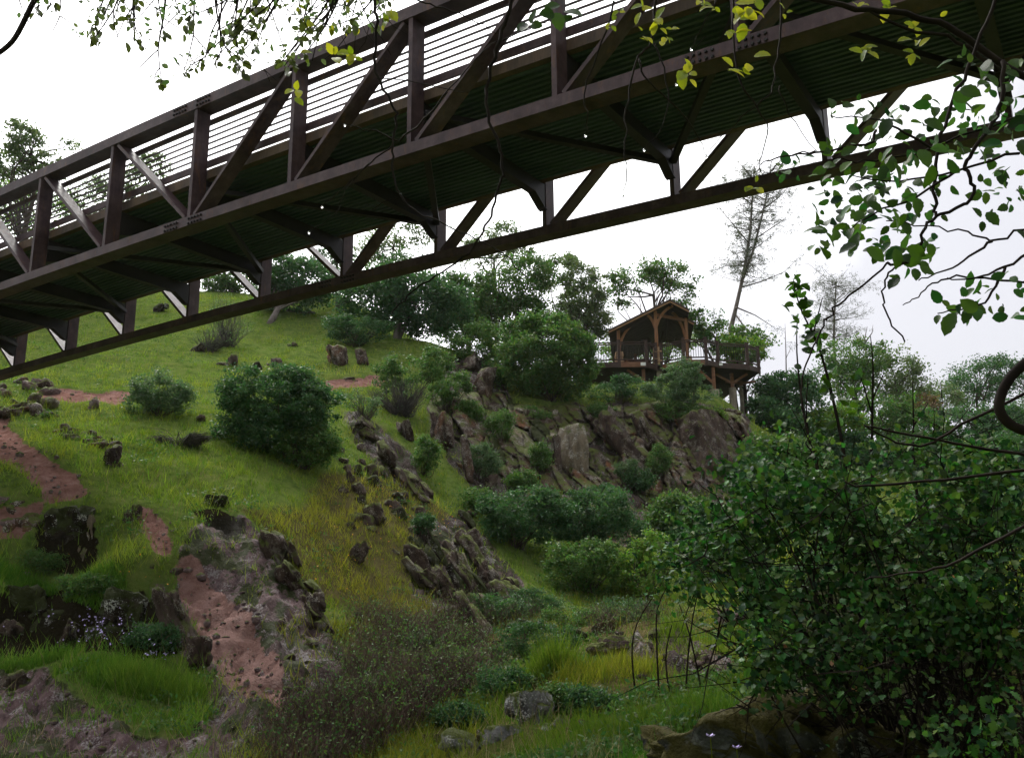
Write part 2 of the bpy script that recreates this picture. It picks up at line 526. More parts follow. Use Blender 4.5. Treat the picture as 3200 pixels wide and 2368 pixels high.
CTRL += [np.array(p, float) for p in [
    (3, 52, 11.2), (8, 52, 10.8), (2, 62, 12), (12, 60, 10.5), (-8, 66, 19), (-22, 70, 23),
    (0, 0, 0), (2, 3, 0.35), (4, 3.5, 0.8), (-5, 0, -0.3), (-10, 3, -0.6), (5, -5, 0.6), (-15, 8, -0.2), (-22, 13, 2),
    (0, -15, 1.6), (20, -10, 5), (20, 10, 4.5), (12, 4, 2.5), (32, 25, 6), (-35, 25, 7.0),
    (-60, 60, 27), (0, 92, 21), (40, 92, 15), (85, 60, 14), (85, 0, 9), (-60, 0, 6), (0, -50, 5), (-50, -40, 5)]]
CTRL = np.array(CTRL)

def tps_fit(C, lam=0.02):
    n = len(C)
    d2 = ((C[:, None, :2] - C[None, :, :2]) ** 2).sum(2)
    K = 0.5 * d2 * np.log(d2 + 1e-9) + lam * np.eye(n)
    Pm = np.c_[np.ones(n), C[:, :2]]
    A = np.zeros((n + 3, n + 3))
    A[:n, :n], A[:n, n:], A[n:, :n] = K, Pm, Pm.T
    return np.linalg.solve(A, np.r_[C[:, 2], 0, 0, 0])
TPS = tps_fit(CTRL, 0.15)

def base_z(x, y):
    x, y = np.ravel(x).astype(float), np.ravel(y).astype(float)
    out = np.empty(len(x))
    for a in range(0, len(x), 20000):
        xs, ys = x[a:a + 20000], y[a:a + 20000]
        d2 = (xs[:, None] - CTRL[None, :, 0]) ** 2 + (ys[:, None] - CTRL[None, :, 1]) ** 2
        out[a:a + 20000] = (0.5 * d2 * np.log(d2 + 1e-9)) @ TPS[:-3] + TPS[-3] + TPS[-2] * xs + TPS[-1] * ys
    r = np.hypot(x, y - 20)
    k = np.clip((r - 85) / 60, 0, 1)
    k = k * k * (3 - 2 * k)
    return out * (1 - k) + 12.0 * k

POLY = {
 'rock': [
  [(560, 1700), (620, 1640), (760, 1600), (800, 1650), (870, 1720), (950, 1810), (965, 1900), (1010, 1960), (1090, 2060), (1080, 2160), (880, 2330), (640, 2280), (650, 2120), (610, 2000), (560, 1850)],
  [(-200, 2080), (150, 2090), (270, 2190), (420, 2285), (600, 2295), (640, 2240), (760, 2240), (820, 2420), (-200, 2420)],
  [(1330, 1270), (1420, 1110), (1550, 1130), (1600, 1265), (1860, 1265), (2100, 1250), (2330, 1290), (2380, 1450), (2360, 1640), (2050, 1720), (1700, 1640), (1480, 1540), (1400, 1430)],
  [(1280, 1650), (1450, 1600), (1560, 1720), (1690, 1900), (1560, 1960), (1380, 1930), (1290, 1850)],
  [(1070, 1290), (1150, 1300), (1290, 1430), (1350, 1560), (1310, 1570), (1200, 1480), (1110, 1390)],
  [(470, 1810), (520, 1820), (600, 1990), (640, 2080), (560, 2040), (500, 1930)],
  [(1850, 2000), (2150, 2010), (2300, 2060), (2250, 2110), (1900, 2060)]],
 'dirt': [
  [(0, 1278), (25, 1285), (50, 1345), (120, 1410), (225, 1475), (275, 1535), (140, 1555), (100, 1490), (20, 1430), (-60, 1400), (-60, 1280)],
  [(-60, 1590), (60, 1570), (130, 1558), (112, 1600), (60, 1660), (-60, 1670)],
  [(435, 1570), (478, 1580), (500, 1640), (532, 1715), (490, 1720), (450, 1660)],
  [(555, 1760), (630, 1745), (690, 1830), (780, 1950), (880, 2080), (880, 2220), (760, 2220), (690, 2110), (630, 1980), (590, 1870)],
  [(120, 1225), (230, 1213), (300, 1226), (400, 1226), (405, 1250), (260, 1254), (130, 1247)],
  [(960, 1198), (1100, 1178), (1195, 1176), (1195, 1198), (1050, 1213), (965, 1216)]],
 'dry': [
  [(1000, 1480), (1250, 1500), (1450, 1650), (1400, 1900), (1250, 1950), (1080, 1900), (900, 1700), (960, 1560)],
  [(750, 1580), (1000, 1600), (1060, 1900), (960, 1880), (850, 1680)],
  [(1900, 2040), (2150, 2060), (2200, 2200), (1950, 2180)]],
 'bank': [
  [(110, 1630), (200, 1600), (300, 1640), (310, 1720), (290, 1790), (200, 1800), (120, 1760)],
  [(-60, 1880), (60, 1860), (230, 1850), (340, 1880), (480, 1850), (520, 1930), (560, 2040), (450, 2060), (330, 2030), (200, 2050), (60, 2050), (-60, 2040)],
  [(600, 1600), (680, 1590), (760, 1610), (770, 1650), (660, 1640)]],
 'brush': [
  [(1650, 1960), (2250, 1950), (2200, 2010), (1900, 2000)],
  [(1100, 1920), (1400, 1920), (1700, 1950), (1640, 2010), (1500, 2150), (1250, 2310), (1000, 2420), (800, 2420), (860, 2320), (1090, 2160)]],
}
# what each patch of ground is made of, and where undercut shade is painted
_xs = np.concatenate([-22 - np.cumsum(np.geomspace(0.2, 60, 34))[::-1], np.arange(-22, -16, 0.12), np.arange(-16, 8, 0.095), np.arange(8, 16, 0.12), 16 + np.cumsum(np.geomspace(0.2, 60, 34))])
_ys = np.concatenate([4 - np.cumsum(np.geomspace(0.2, 60, 30))[::-1], np.arange(4, 9, 0.12), np.arange(9, 30, 0.095), np.arange(30, 48, 0.12), 48 + np.cumsum(np.geomspace(0.2, 60, 36))])
NX, NY = len(_xs), len(_ys)
GX, GY = np.meshgrid(_xs, _ys)
gx, gy = GX.ravel(), GY.ravel()
gz = base_z(gx, gy)
near = (np.abs(gx) < 70) & (gy > -20) & (gy < 110)
P3 = np.c_[gx, gy, np.zeros_like(gx)]
det = np.zeros_like(gz)
det[near] = 0.28 * fbm(P3[near] * 0.35, 3) + 0.12 * fbm(P3[near] * 1.1 + 5, 4)
gz = gz + det * np.clip((np.hypot(gx, gy) - 1.5) / 6, 0.1, 1)
MASK = {}
ppx, ppy, pd = project(np.c_[gx, gy, gz])
warp = 16 * fbm(P3 * 1.3, 3), 16 * fbm(P3 * 1.3 + 40, 3)
front = (pd > 3) & (gy < 60)
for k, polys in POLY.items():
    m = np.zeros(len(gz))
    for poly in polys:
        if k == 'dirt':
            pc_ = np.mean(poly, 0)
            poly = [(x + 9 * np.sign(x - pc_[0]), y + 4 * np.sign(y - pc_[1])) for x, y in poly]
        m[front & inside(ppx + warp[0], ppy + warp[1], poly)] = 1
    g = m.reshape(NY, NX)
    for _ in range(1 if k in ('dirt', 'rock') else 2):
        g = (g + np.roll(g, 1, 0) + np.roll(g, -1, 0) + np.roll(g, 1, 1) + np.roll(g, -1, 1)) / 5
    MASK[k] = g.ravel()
# broken strata that dip down to the right where the rock is bare, and a rough ravine floor
q = (gx * 0.75 + gz * 0.95 + gy * 0.1) * 1.35 + 0.75 * fbm(P3 * 0.9, 3)
saw = q - np.floor(q)
ledge = np.where(saw < 0.8, saw, (1 - saw) * 4)
crack = np.clip(1 - np.abs(fbm(P3 * np.array([2.2, 1.2, 1]) + 31, 3)) * 9, 0, 1)
rocky = 0.26 * (ledge - 0.4) + 0.30 * fbm(P3 * 1.5 + 9, 5, 0.6) - 0.14 * crack
floor_ = np.clip((ppy - 1880) / 120, 0, 1) * np.clip((ppx - 650) / 150, 0, 1) * front
gz = gz + MASK['rock'] * rocky - MASK['dirt'] * (0.12 - 0.05 * fbm(P3 * 3, 3)) + floor_ * np.clip((gy - 5) / 6, 0, 1) * (0.30 * fbm(P3 * 0.75 + 50, 4, 0.6) + 0.1 * (ledge - .4))
GZ = gz.reshape(NY, NX)

def ground(x, y):
    x, y = np.atleast_1d(x).astype(float), np.atleast_1d(y).astype(float)
    i = np.clip(np.searchsorted(_xs, x) - 1, 0, NX - 2)
    j = np.clip(np.searchsorted(_ys, y) - 1, 0, NY - 2)
    u = (x - _xs[i]) / (_xs[i + 1] - _xs[i])
    v = (y - _ys[j]) / (_ys[j + 1] - _ys[j])
    return GZ[j, i] * (1 - u) * (1 - v) + GZ[j, i + 1] * u * (1 - v) + GZ[j + 1, i] * (1 - u) * v + GZ[j + 1, i + 1] * u * v

def gmask(k, x, y):
    i = np.clip(np.searchsorted(_xs, x) - 1, 0, NX - 2)
    j = np.clip(np.searchsorted(_ys, y) - 1, 0, NY - 2)
    return MASK[k].reshape(NY, NX)[j, i]

def gz1(x, y):
    return float(ground(x, y)[0])

def hit(px, py, y0=4.0, y1=110.0):
    """where the ground shows at pixel (px,py)"""
    r = ray(px, py)
    Y = np.arange(y0, y1, 0.08)
    d = r[2] * Y + EYE - ground(r[0] * Y, Y)
    k = np.nonzero(d <= 0)[0]
    Yh = Y[k[0]] if len(k) else y1
    return np.array([r[0] * Yh, Yh, r[2] * Yh + EYE])

def m_ground():
    t = NT('hillside_ground')
    k = t.sep(t.attr('tint'))
    P = t.pos()
    a, b, c3 = t.noise(P, 0.5, 4), t.noise(P, 3.0, 5, 0.65), t.noise(P, 18, 5, 0.7)
    turf = t.ramp(b, [(0.3, (0.045, 0.078, 0.016)), (0.5, (0.095, 0.14, 0.03)), (0.7, (0.14, 0.165, 0.045))])
    turf = t.mix(t.ramp(a, [(0.5, 0.0), (0.75, 0.3)]), turf, (0.09, 0.08, 0.02))
    turf = t.mix(t.math('MULTIPLY', k[2], 0.75), turf, t.mix(b, (0.03, 0.02, 0.012), (0.13, 0.085, 0.045)))
    PS = t.pos((1, 1, 0.4), (0, math.radians(40), 0))
    rk = t.noise(PS, 2.0, 8, 0.72, 0.8)
    rock = t.ramp(rk, [(0.3, (0.05, 0.028, 0.027)), (0.47, (0.105, 0.066, 0.065)), (0.6, (0.145, 0.098, 0.098)), (0.75, (0.18, 0.15, 0.155))])
    rock = t.mix(0.85, rock, t.ramp(t.noise(PS, 6, 6, 0.7), [(0.3, 0.12), (0.46, 0.9), (0.75, 1.6)]), 'MULTIPLY')
    rock = t.mix(k[2], rock, t.mix(1.0, rock, (0.42, 0.44, 0.37), 'MULTIPLY'))
    moss = t.ramp(t.noise(P, 1.25, 8, 0.74), [(0.5, 0.0), (0.54, 0.97)])
    fl = t.ramp(t.math('MULTIPLY', t.noise(P, 26.0, 4, 0.65), t.noise(P, 2.6, 3)), [(0.28, 0.0), (0.35, 0.7)])
    rock = t.mix(fl, rock, (0.3, 0.28, 0.27))
    rock = t.mix(moss, rock, t.mix(c3, (0.014, 0.02, 0.006), (0.05, 0.06, 0.016)))
    dirt = t.ramp(b, [(0.25, (0.1, 0.046, 0.034)), (0.5, (0.2, 0.108, 0.088)), (0.75, (0.28, 0.175, 0.155))])
    en = t.math('MULTIPLY', t.math('SUBTRACT', t.noise(P, 5.0, 5, 0.7), 0.5), 1.1)
    col = t.mix(t.ramp(t.math('ADD', k[0], en), [(0.4, 0.0), (0.56, 1.0)]), turf, rock)
    col = t.mix(t.ramp(t.math('ADD', k[1], en), [(0.42, 0.0), (0.55, 1.0)]), col, dirt)
    pk = t.n('ShaderNodeAttribute', attribute_name='bank_shade').outputs['Fac']
    col = t.mix(t.ramp(t.math('ADD', pk, en), [(0.4, 0.0), (0.55, 1.0)]), col, t.mix(c3, (0.008, 0.006, 0.004), (0.03, 0.026, 0.014)))  # shade of the undercut banks painted into the soil colour
    h = t.math('ADD', t.math('MULTIPLY', t.noise(PS, 6, 6, 0.7), 0.8), t.math('MULTIPLY', c3, 0.4))
    return t.done(t.principled(col, t.ramp(b, [(0.3, 0.6), (0.7, 0.95)]), t.bump(h, 1.0, 0.13), spec=t.math('MULTIPLY', k[0], 0.1)))
M['ground'] = m_ground()
idx = np.arange(NX * NY).reshape(NY, NX)
GF = np.stack([idx[:-1, :-1], idx[:-1, 1:], idx[1:, 1:], idx[1:, :-1]], -1).reshape(-1, 4)
gcol = np.c_[MASK['rock'], MASK['dirt'], np.clip(MASK['dry'] + 0.7 * MASK['brush'] + MASK['rock'] * (gy > 24) + 0.7 * floor_, 0, 1)]
g_me = raw_mesh('ground', np.c_[gx, gy, gz], GF, gcol, smooth=True)
_a = g_me.attributes.new('bank_shade', 'FLOAT', 'POINT')
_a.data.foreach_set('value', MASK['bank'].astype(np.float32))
g_ob = link('ground', g_me, M['ground'])
tag(g_ob, 'green grassy ravine hillside with bare rock and a red dirt trail', 'hillside', kind='structure')

# ------------------------------------------------------------------ bridge
YAW = -0.5785
B_D = np.array([math.cos(YAW), math.sin(YAW), 0.0])
B_N = np.array([-math.sin(YAW), math.cos(YAW), 0.0])
B_O = np.array([-9.9126, 18.0679, 6.4786 + EYE])
BAY, B_H, B_W, CAMB = 2.5, 2.0843, 3.858, 0.0076
I0, I1, IM = -5, 9, 2

def BP(i, t, h):
    return B_O + B_D * (i * BAY) + B_N * t + np.array([0, 0, h - CAMB * (i - IM) ** 2])

mid = BP(IM, B_W / 2, -0.2)
bridge = thing('footbridge', 'dark brown steel truss footbridge crossing overhead above the ravine', 'bridge', (mid[0], mid[1], mid[2]))
STN = [I0 - 0.12] + [I0 + 0.5 * k for k in range(1, 2 * (I1 - I0))] + [I1 + 0.12]
def along(name, t0, t1, h0, h1, mat, parent=bridge, stn=STN):
    mb = MB()
    mb.sweep([[BP(i, t0, h0), BP(i, t1, h0), BP(i, t1, h1), BP(i, t0, h1)] for i in stn])
    return mb.build(name, mat, parent)
DEP = 0.3
bolt_me = None
def bolt_mesh():
    mb = MB()
    mb.tube([(0, 0, 0), (0, 0, 0.03)], [0.024, 0.02], 6)
    me = bpy.data.meshes.new('bolt')
    me.from_pydata(mb.v, [], mb.f)
    me.materials.append(M['dark_steel'])
    return me
bolt_me = bolt_mesh()
for side in (0, 1):
    T0 = -0.0 if side == 0 else B_W - 0.0
    s = 1 if side == 0 else -1           # inward
    ta, tb = (0.0, DEP) if side == 0 else (B_W, B_W + DEP)
    low = along('bottom_chord', ta - 0.012, tb + 0.012, -0.175, 0.0, M['steel'])
    top = along('top_chord', ta - 0.012, tb + 0.012, B_H, B_H + 0.2, M['steel'])
    for i in range(I0, I1 + 1):
        mb = MB()
        mb.bar(BP(i + 0.02, (ta + tb) / 2, 0.001), BP(i + 0.02, (ta + tb) / 2, B_H - 0.001), 0.08, DEP - 0.01, up=B_N)
        mb.build('post', M['steel'], bridge)
    for i in range(I0, I1):
        mb = MB()
        if i >= IM:        # foot of the diagonal towards midspan
            a, b = BP(i + 0.07, (ta + tb) / 2, 0.02), BP(i + 0.96, (ta + tb) / 2, B_H - 0.02)
        else:
            a, b = BP(i + 0.97, (ta + tb) / 2, 0.02), BP(i + 0.08, (ta + tb) / 2, B_H - 0.02)
        mb.bar(a, b, 0.062, DEP - 0.02, up=B_N)
        mb.build('diagonal', M['steel'], bridge)
    # railing bars on the inner side of each truss
    r0 = tb + 0.03 if side == 0 else ta - 0.07
    along('lower_rail', r0, r0 + 0.04, 1.07, 1.2, M['steel'])
    along('upper_rail', r0, r0 + 0.04, 1.92, 2.02, M['steel'])
    for k in range(5):
        h = 1.31 + 0.122 * k
        along('rail_bar', r0 + 0.006, r0 + 0.032, h - 0.013, h + 0.013, M['steel'])
    f0 = tb + 0.02 if side == 0 else ta - 0.14
    along('deck_edge_beam', f0, f0 + 0.12, 0.83, 1.01, M['fascia'])
    # bolted splices
    for ci, chord, hh in ((IM, low, -0.1), (IM + 4, low, -0.1), (IM - 4, low, -0.1), (IM, top, B_H + 0.1), (IM + 4, top, B_H + 0.1)):
        if side == 1 and ci != IM:
            continue
        for gsh in (-0.13, 0.13):
            for a in range(5):
                for bb in (-0.045, 0.045):
                    p = BP(ci + gsh + (a - 2) * 0.032 - 0.03, ta - 0.012 if side == 0 else ta - 0.012, hh + bb)
                    o = link('bolt', bolt_me, None, chord)
                    R = Matrix((( *B_D, ), (0, 0, 1), tuple(-B_N))).transposed()
                    o.matrix_local = Matrix.Translation(Vector(p) - wloc(chord)) @ R.to_4x4()
# corrugated steel deck pan, ribs along the span
prof = []
t0, t1, n = 0.42, B_W - 0.17, 26
for k in range(n):
    w = (t1 - t0) / n
    a = t0 + k * w
    prof += [(a, 0.86), (a + 0.3 * w, 0.86), (a + 0.42 * w, 0.815), (a + 0.88 * w, 0.815)]
prof += [(t1, 0.86), (t1, 0.95), (t0, 0.95)]
for i in range(I0, I1):
    mb = MB()
    mb.sweep([[BP(j, t, h) for t, h in prof] for j in (i + 0.002, i + 0.5, i + 0.998)])
    mb.build('deck_pan', M['deck_metal'], bridge)
for i in range(I0, I1 + 1):
    # tapered floor beam with haunches at both trusses
    g = i + 0.02
    ht = 0.80
    prof2 = [(DEP + 0.01, ht), (DEP + 0.01, 0.32), (0.42, 0.34), (0.8, 0.52), (B_W - 0.42, 0.52), (B_W - 0.1, 0.32), (B_W - 0.01, 0.3), (B_W - 0.01, ht)]
    mb = MB()
    mb.prism([BP(g - 0.012, t, h) for t, h in prof2], B_D * BAY * 0.024)
    fb = mb.build('floor_beam', M['dark_steel'], bridge)
    mb = MB()
    for (ta_, ha), (tb_, hb) in zip(prof2[1:-2], prof2[2:-1]):
        mb.bar(BP(g, ta_, ha - 0.006), BP(g, tb_, hb - 0.006), 0.16, 0.012, up=(0, 0, 1))
    mb.build('beam_flange', M['dark_steel'], fb)
for i in range(I0, I1):
    # wind bracing in the floor plane: near even joints to far odd joints
    a, b = (BP(i + 0.04, 0.3, 0.6), BP(i + 1.01, B_W - 0.02, 0.6)) if i % 2 == 0 else (BP(i + 0.04, B_W - 0.02, 0.6), BP(i + 1.01, 0.3, 0.6))
    mb = MB()
    mb.bar(a, b, 0.11, 0.09)
    mb.build('wind_brace', M['dark_steel'], bridge)
for i, lab in ((I0 - 0.1, 'concrete abutment under the far end of the footbridge'), (I1 + 0.1, 'concrete abutment under the near end of the footbridge')):
    c = BP(i, B_W / 2, -0.2)
    zb = min(gz1(c[0], c[1]) - 1.0, c[2] - 2.5)
    ab = thing('abutment', lab, 'abutment', (c[0], c[1], zb))
    mb = MB()
    for q in ((-0.6, zb, c[2]),):
        P = [c + B_D * sx * 0.5 + B_N * sy * (B_W / 2 + 0.6) for sx, sy in ((-1, -1), (1, -1), (1, 1), (-1, 1))]
        mb.hexa([(p[0], p[1], zb) for p in P] + [(p[0], p[1], c[2] - 0.004) for p in P])
    mb.build('pier', M['concrete'], ab)

# ------------------------------------------------------------------ lookout deck and pavilion
ZD = 11.6 + EYE           # floor of the lookout
def onplane(px, py, z):
    r = ray(px, py)
    Y = (z - EYE) / r[2]
    return np.array([r[0] * Y, Y, z])
def z7(x, y):             # helper: pixel of a measured point
    return 1850 + x * 0.2463, 900 + y * 0.2463
FRONT = [onplane(*z7(*p), ZD) for p in ((-140, 952), (345, 932), (690, 930), (812, 966), (880, 966), (1165, 906), (1450, 900), (1600, 940), (1975, 962), (2115, 1006))]
deck = thing('lookout_deck', 'dark brown railed timber lookout deck on posts above the cliff', 'deck', (FRONT[4][0], FRONT[4][1] + 2, ZD - 2.4))
back_y = max(p[1] for p in FRONT) + 7.4
def ring(off, z):
    pts = [np.array([p[0], p[1] + off, z]) for p in FRONT]
    return pts + [np.array([FRONT[-1][0] - 0.4, back_y, z]), np.array([FRONT[0][0] + 0.2, back_y, z])]
mb = MB()
mb.prism(ring(0.03, ZD - 0.06), (0, 0, 0.055))
mb.build('floor', M['wood_dark'], deck)
mb = MB()
mb.prism(ring(0.12, ZD - 0.30), (0, 0, 0.235))
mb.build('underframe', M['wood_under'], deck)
for k in range(len(FRONT) - 1):
    a, b = FRONT[k], FRONT[k + 1]
    dirv = (b - a) / np.linalg.norm(b - a)
    if k == 3:
        continue
    # rim board
    mb = MB()
    dz = np.array([0, 0, -0.17])
    mb.bar(a + dz, b + dz, 0.05, 0.26)
    mb.build('rim_board', M['wood_deckside'] if k in (1, 4, 5) else M['wood_dark'], deck)
    r = thing_part = bpy.data.objects.new('railing', None)
    COL.objects.link(r)
    r.parent = deck
    r.location = Vector(a) - wloc(deck)
    mb = MB(); mb.bar(a + [0, 0, 1.03], b + [0, 0, 1.03], 0.11, 0.05); mb.build('handrail', M['wood_dark'], r)
    mb = MB(); mb.bar(a + [0, 0, 0.93], b + [0, 0, 0.93], 0.045, 0.06); mb.build('upper_rail', M['wood_dark'], r)
    mb = MB(); mb.bar(a + [0, 0, 0.1], b + [0, 0, 0.1], 0.045, 0.07); mb.build('lower_rail', M['wood_dark'], r)
    L = np.linalg.norm(b - a)
    nb_ = max(2, int(L / 0.125))
    bme = bpy.data.meshes.get('baluster')
    if bme is None:
        q = MB(); q.box((-0.011, -0.011, 0.12), (0.011, 0.011, 0.91))
        bme = bpy.data.meshes.new('baluster'); bme.from_pydata(q.v, [], q.f); bme.materials.append(M['dark_steel'])
    for j in range(1, nb_):
        link('baluster', bme, None, r, Vector((b - a) * (j / nb_)))
for k, p in enumerate(FRONT):
    mb = MB()
    mb.box((p[0] - 0.075, p[1] - 0.075, ZD - 0.34), (p[0] + 0.075, p[1] + 0.075, ZD + 1.12))
    mb.box((p[0] - 0.095, p[1] - 0.095, ZD + 1.12), (p[0] + 0.095, p[1] + 0.095, ZD + 1.16))
    mb.build('rail_post', M['wood_dark'], deck)
for px, py, w, h in ((2010, 1137, 0.26, 0.17), (2253, 1138, 0.18, 0.12)):
    p = at(px, py, min(FRONT[2][1], FRONT[7][1]) - 0.12)
    mb = MB(); mb.box((p[0] - w / 2, p[1], p[2] - h / 2), (p[0] + w / 2, p[1] + 0.02, p[2] + h / 2))
    tag(mb.build('plate', M['white_plate'], deck), 'small white plate on the deck edge')
# supports: timber post with knee braces on a concrete pier
for (tx, ty), w in (((660, 1290), 0.34), ((1550, 1290), 0.46), ((1780, 1265), 0.34), ((1890, 1240), 0.2), ((850, 1040), 0.36)):
    px, py = z7(tx, ty)
    Y = {660: FRONT[2][1] + 0.5, 1550: FRONT[6][1] + 0.6, 1780: FRONT[8][1] + 0.9, 1890: FRONT[9][1] + 2.0, 850: FRONT[3][1] + 0.35}[tx]
    p = at(px, py, Y)
    g = gz1(p[0], p[1])
    ztop = max(p[2], g + 0.2) if tx != 850 else ZD - 0.3
    mb = MB()
    mb.tube([(p[0], p[1], g - 1.2), (p[0], p[1], ztop)], [w * 0.62, w * 0.56], 8 if tx != 850 else 4)
    mb.build('pier', M['concrete'], deck)
    if tx == 850:
        continue
    mb = MB()
    mb.box((p[0] - 0.085, p[1] - 0.085, ztop), (p[0] + 0.085, p[1] + 0.085, ZD - 0.3))
    pst = mb.build('support_post', M['wood_deckside'], deck)
    for sx in ((-1, 1) if tx in (1780, 1890) else (-1,)):
        mb = MB()
        mb.bar((p[0] + sx * 0.05, p[1], ztop + 0.25 * (ZD - ztop)), (p[0] + sx * 0.85, p[1], ZD - 0.33), 0.11, 0.13)
        mb.build('knee_brace', M['wood_deckside'], pst)

# pavilion
pc = FRONT[3]
YF = pc[1] - 0.2           # front plane of the gable
pav = thing('pavilion', 'timber pavilion with gabled brown roof standing on the lookout deck', 'pavilion', (pc[0], YF + 2, ZD))
def zr(x, y):
    return 1890 + x * 0.1344, 920 + y * 0.1344
P_ = at(*zr(1515, 150), YF); L_ = at(*zr(90, 860), YF); Q_ = at(*zr(1960, 385), YF)
slR = (Q_[2] - P_[2]) / (Q_[0] - P_[0]); slL = (L_[2] - P_[2]) / (L_[0] - P_[0])
BK = np.array([1.15, 8.3, 0.0])       # ridge runs back
R_x = 1.32
def rp(u, v):                          # u metres sideways of the ridge, v 0..1 back
    sl = slR if u > 0 else slL
    return P_ + BK * v + np.array([u, 0, u * sl])
uL, uQ = L_[0] - P_[0], Q_[0] - P_[0]
def roof_plane(pts, nm, mat, th, dz):
    mb = MB(); mb.prism([p + np.array([0, 0, dz]) for p in pts], (0, 0, th)); return mb.build(nm, mat, pav)
roof_plane([rp(uL, 0), rp(-0.001, 0), rp(-0.001, 1), rp(uL, 1)], 'roof', M['shingle'], 0.06, 0.0)
roof_plane([rp(0.001, 0), rp(uQ, 0), rp(uQ, 0.21), rp(R_x, 0.21), rp(R_x, 1), rp(0.001, 1)], 'roof', M['shingle'], 0.06, 0.0)
# ceiling boards under the roof, one by one
for u0, u1, v0 in ((uL + 0.02, -0.02, 0.004), (0.02, uQ - 0.02, 0.004)):
    nb_ = 14
    for k in range(nb_):
        va, vb = v0 + (0.99 - v0) * k / nb_, v0 + (0.99 - v0) * (k + 0.94) / nb_
        ue = u1 if u1 < 0 or va < 0.21 else R_x - 0.02
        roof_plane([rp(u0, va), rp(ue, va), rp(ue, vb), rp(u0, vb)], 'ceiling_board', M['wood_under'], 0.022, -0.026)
def fascia(a, b, dz=0.0):
    off = np.array([0, -0.03, 0])
    mb = MB(); mb.bar(a + off + [0, 0, 0.04 + dz], b + off + [0, 0, 0.04 + dz], 0.05, 0.1); mb.build('roof_trim', M['shingle'], pav)
    mb = MB(); mb.bar(a + off + [0, 0.012, -0.05 + dz], b + off + [0, 0.012, -0.05 + dz], 0.05, 0.085); mb.build('fascia_board', M['wood_fascia'], pav)
fascia(rp(uL, 0), rp(-0.0, 0)); fascia(rp(0.0001, 0), rp(uQ, 0)); fascia(rp(uQ + 0.03, 0.21), rp(R_x, 0.21))
def post_xy(px, py, Y):
    p = at(px, py, Y); return p[0], p[1]
posts = {'left': (post_xy(1934, 1090, YF + 0.5)), 'mid': (post_xy(2051, 1060, YF + 0.35)), 'right': (post_xy(2146, 1070, YF + 1.4)), 'back': (post_xy(1985, 1090, YF + 7.4)), 'far': (post_xy(2135, 1090, YF + 7.5))}
ptop = {}
for nm, (x, y) in posts.items():
    u = x - (P_[0] + BK[0] * (y - YF) / BK[1])
    zt = P_[2] + u * (slR if u > 0 else slL) - 0.06
    ptop[nm] = zt
    mb = MB(); mb.box((x - 0.085, y - 0.085, ZD), (x + 0.085, y + 0.085, zt)); mb.build('post', M['wood_post'], pav)
def arch(a, b, sag, w=0.1, d=0.14, mat='wood_post'):
    """curved brace from a (on a post) up to b (under the roof)"""
    a, b = np.array(a, float), np.array(b, float)
    rings = []
    n = 8
    c = np.array([a[0] * 0.75 + b[0] * 0.25, a[1] * 0.75 + b[1] * 0.25, a[2] * 0.25 + b[2] * 0.75 - sag])
    pts = [a * (1 - t) ** 2 + c * 2 * t * (1 - t) + b * t * t for t in np.linspace(0, 1, n)]
    mb = MB()
    for p, q in zip(pts[:-1], pts[1:]):
        mb.bar(p, q + (q - p) * 0.12, w, d)
    return mb.build('arched_brace', M[mat], pav)
xm, ym = posts['mid']; xl, yl = posts['left']; xr, yr = posts['right']
def under(u, y):
    return P_[2] + u * (slR if u > 0 else slL) - 0.09
def uof(x, y):
    return x - (P_[0] + BK[0] * (y - YF) / BK[1])
arch((xm + 0.05, ym, ZD + 2.15), (xm + 0.95, ym, under(uof(xm + 0.95, ym), ym)), 0.05)
arch((xm - 0.05, ym, ZD + 2.05), (xm - 0.42, ym, under(uof(xm - 0.42, ym), ym)), 0.0)
arch((xl + 0.05, yl, ZD + 1.05), (xl + 0.95, yl, under(uof(xl + 0.95, yl), yl)), 0.05)
arch((xr - 0.05, yr, ZD + 1.65), (xr - 0.7, yr, under(uof(xr - 0.7, yr), yr) - 0.05), 0.0)
mb = MB(); mb.bar((xm, ym, ptop['mid'] - 0.2), (xr, yr, ptop['right'] - 0.12), 0.12, 0.16); mb.build('tie_beam', M['wood_deckside'], pav)
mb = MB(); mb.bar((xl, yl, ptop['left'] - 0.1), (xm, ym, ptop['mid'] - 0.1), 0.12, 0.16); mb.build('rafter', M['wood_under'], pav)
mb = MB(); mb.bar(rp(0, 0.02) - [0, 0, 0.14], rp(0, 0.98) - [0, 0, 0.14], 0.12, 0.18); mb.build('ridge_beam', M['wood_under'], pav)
for nm in ('left', 'mid', 'right', 'back'):
    x, y = posts[nm]
    # stacked stone base round the post
    H_ = 0.95 if nm == 'mid' else 0.7
    z = ZD
    rr = random.Random(nm)
    while z < ZD + H_:
        h = rr.uniform(0.11, 0.17)
        for sx in (-1, 1):
            for sy in (-1, 1):
                mb = MB()
                e = rr.uniform(0.0, 0.03)
                x0, x1 = sorted((x + sx * 0.005, x + sx * (0.2 + e)))
                y0, y1 = sorted((y + sy * 0.005, y + sy * (0.2 + e)))
                c = 0.02
                mb.hexa([(x0, y0, z), (x1, y0, z), (x1, y1, z), (x0, y1, z), (x0 + c, y0 + c, z + h - 0.012), (x1 - c, y0 + c, z + h - 0.012), (x1 - c, y1 - c, z + h - 0.012), (x0 + c, y1 - c, z + h - 0.012)])
                mb.build('stone', M['stone_tan'], pav)
        z += h
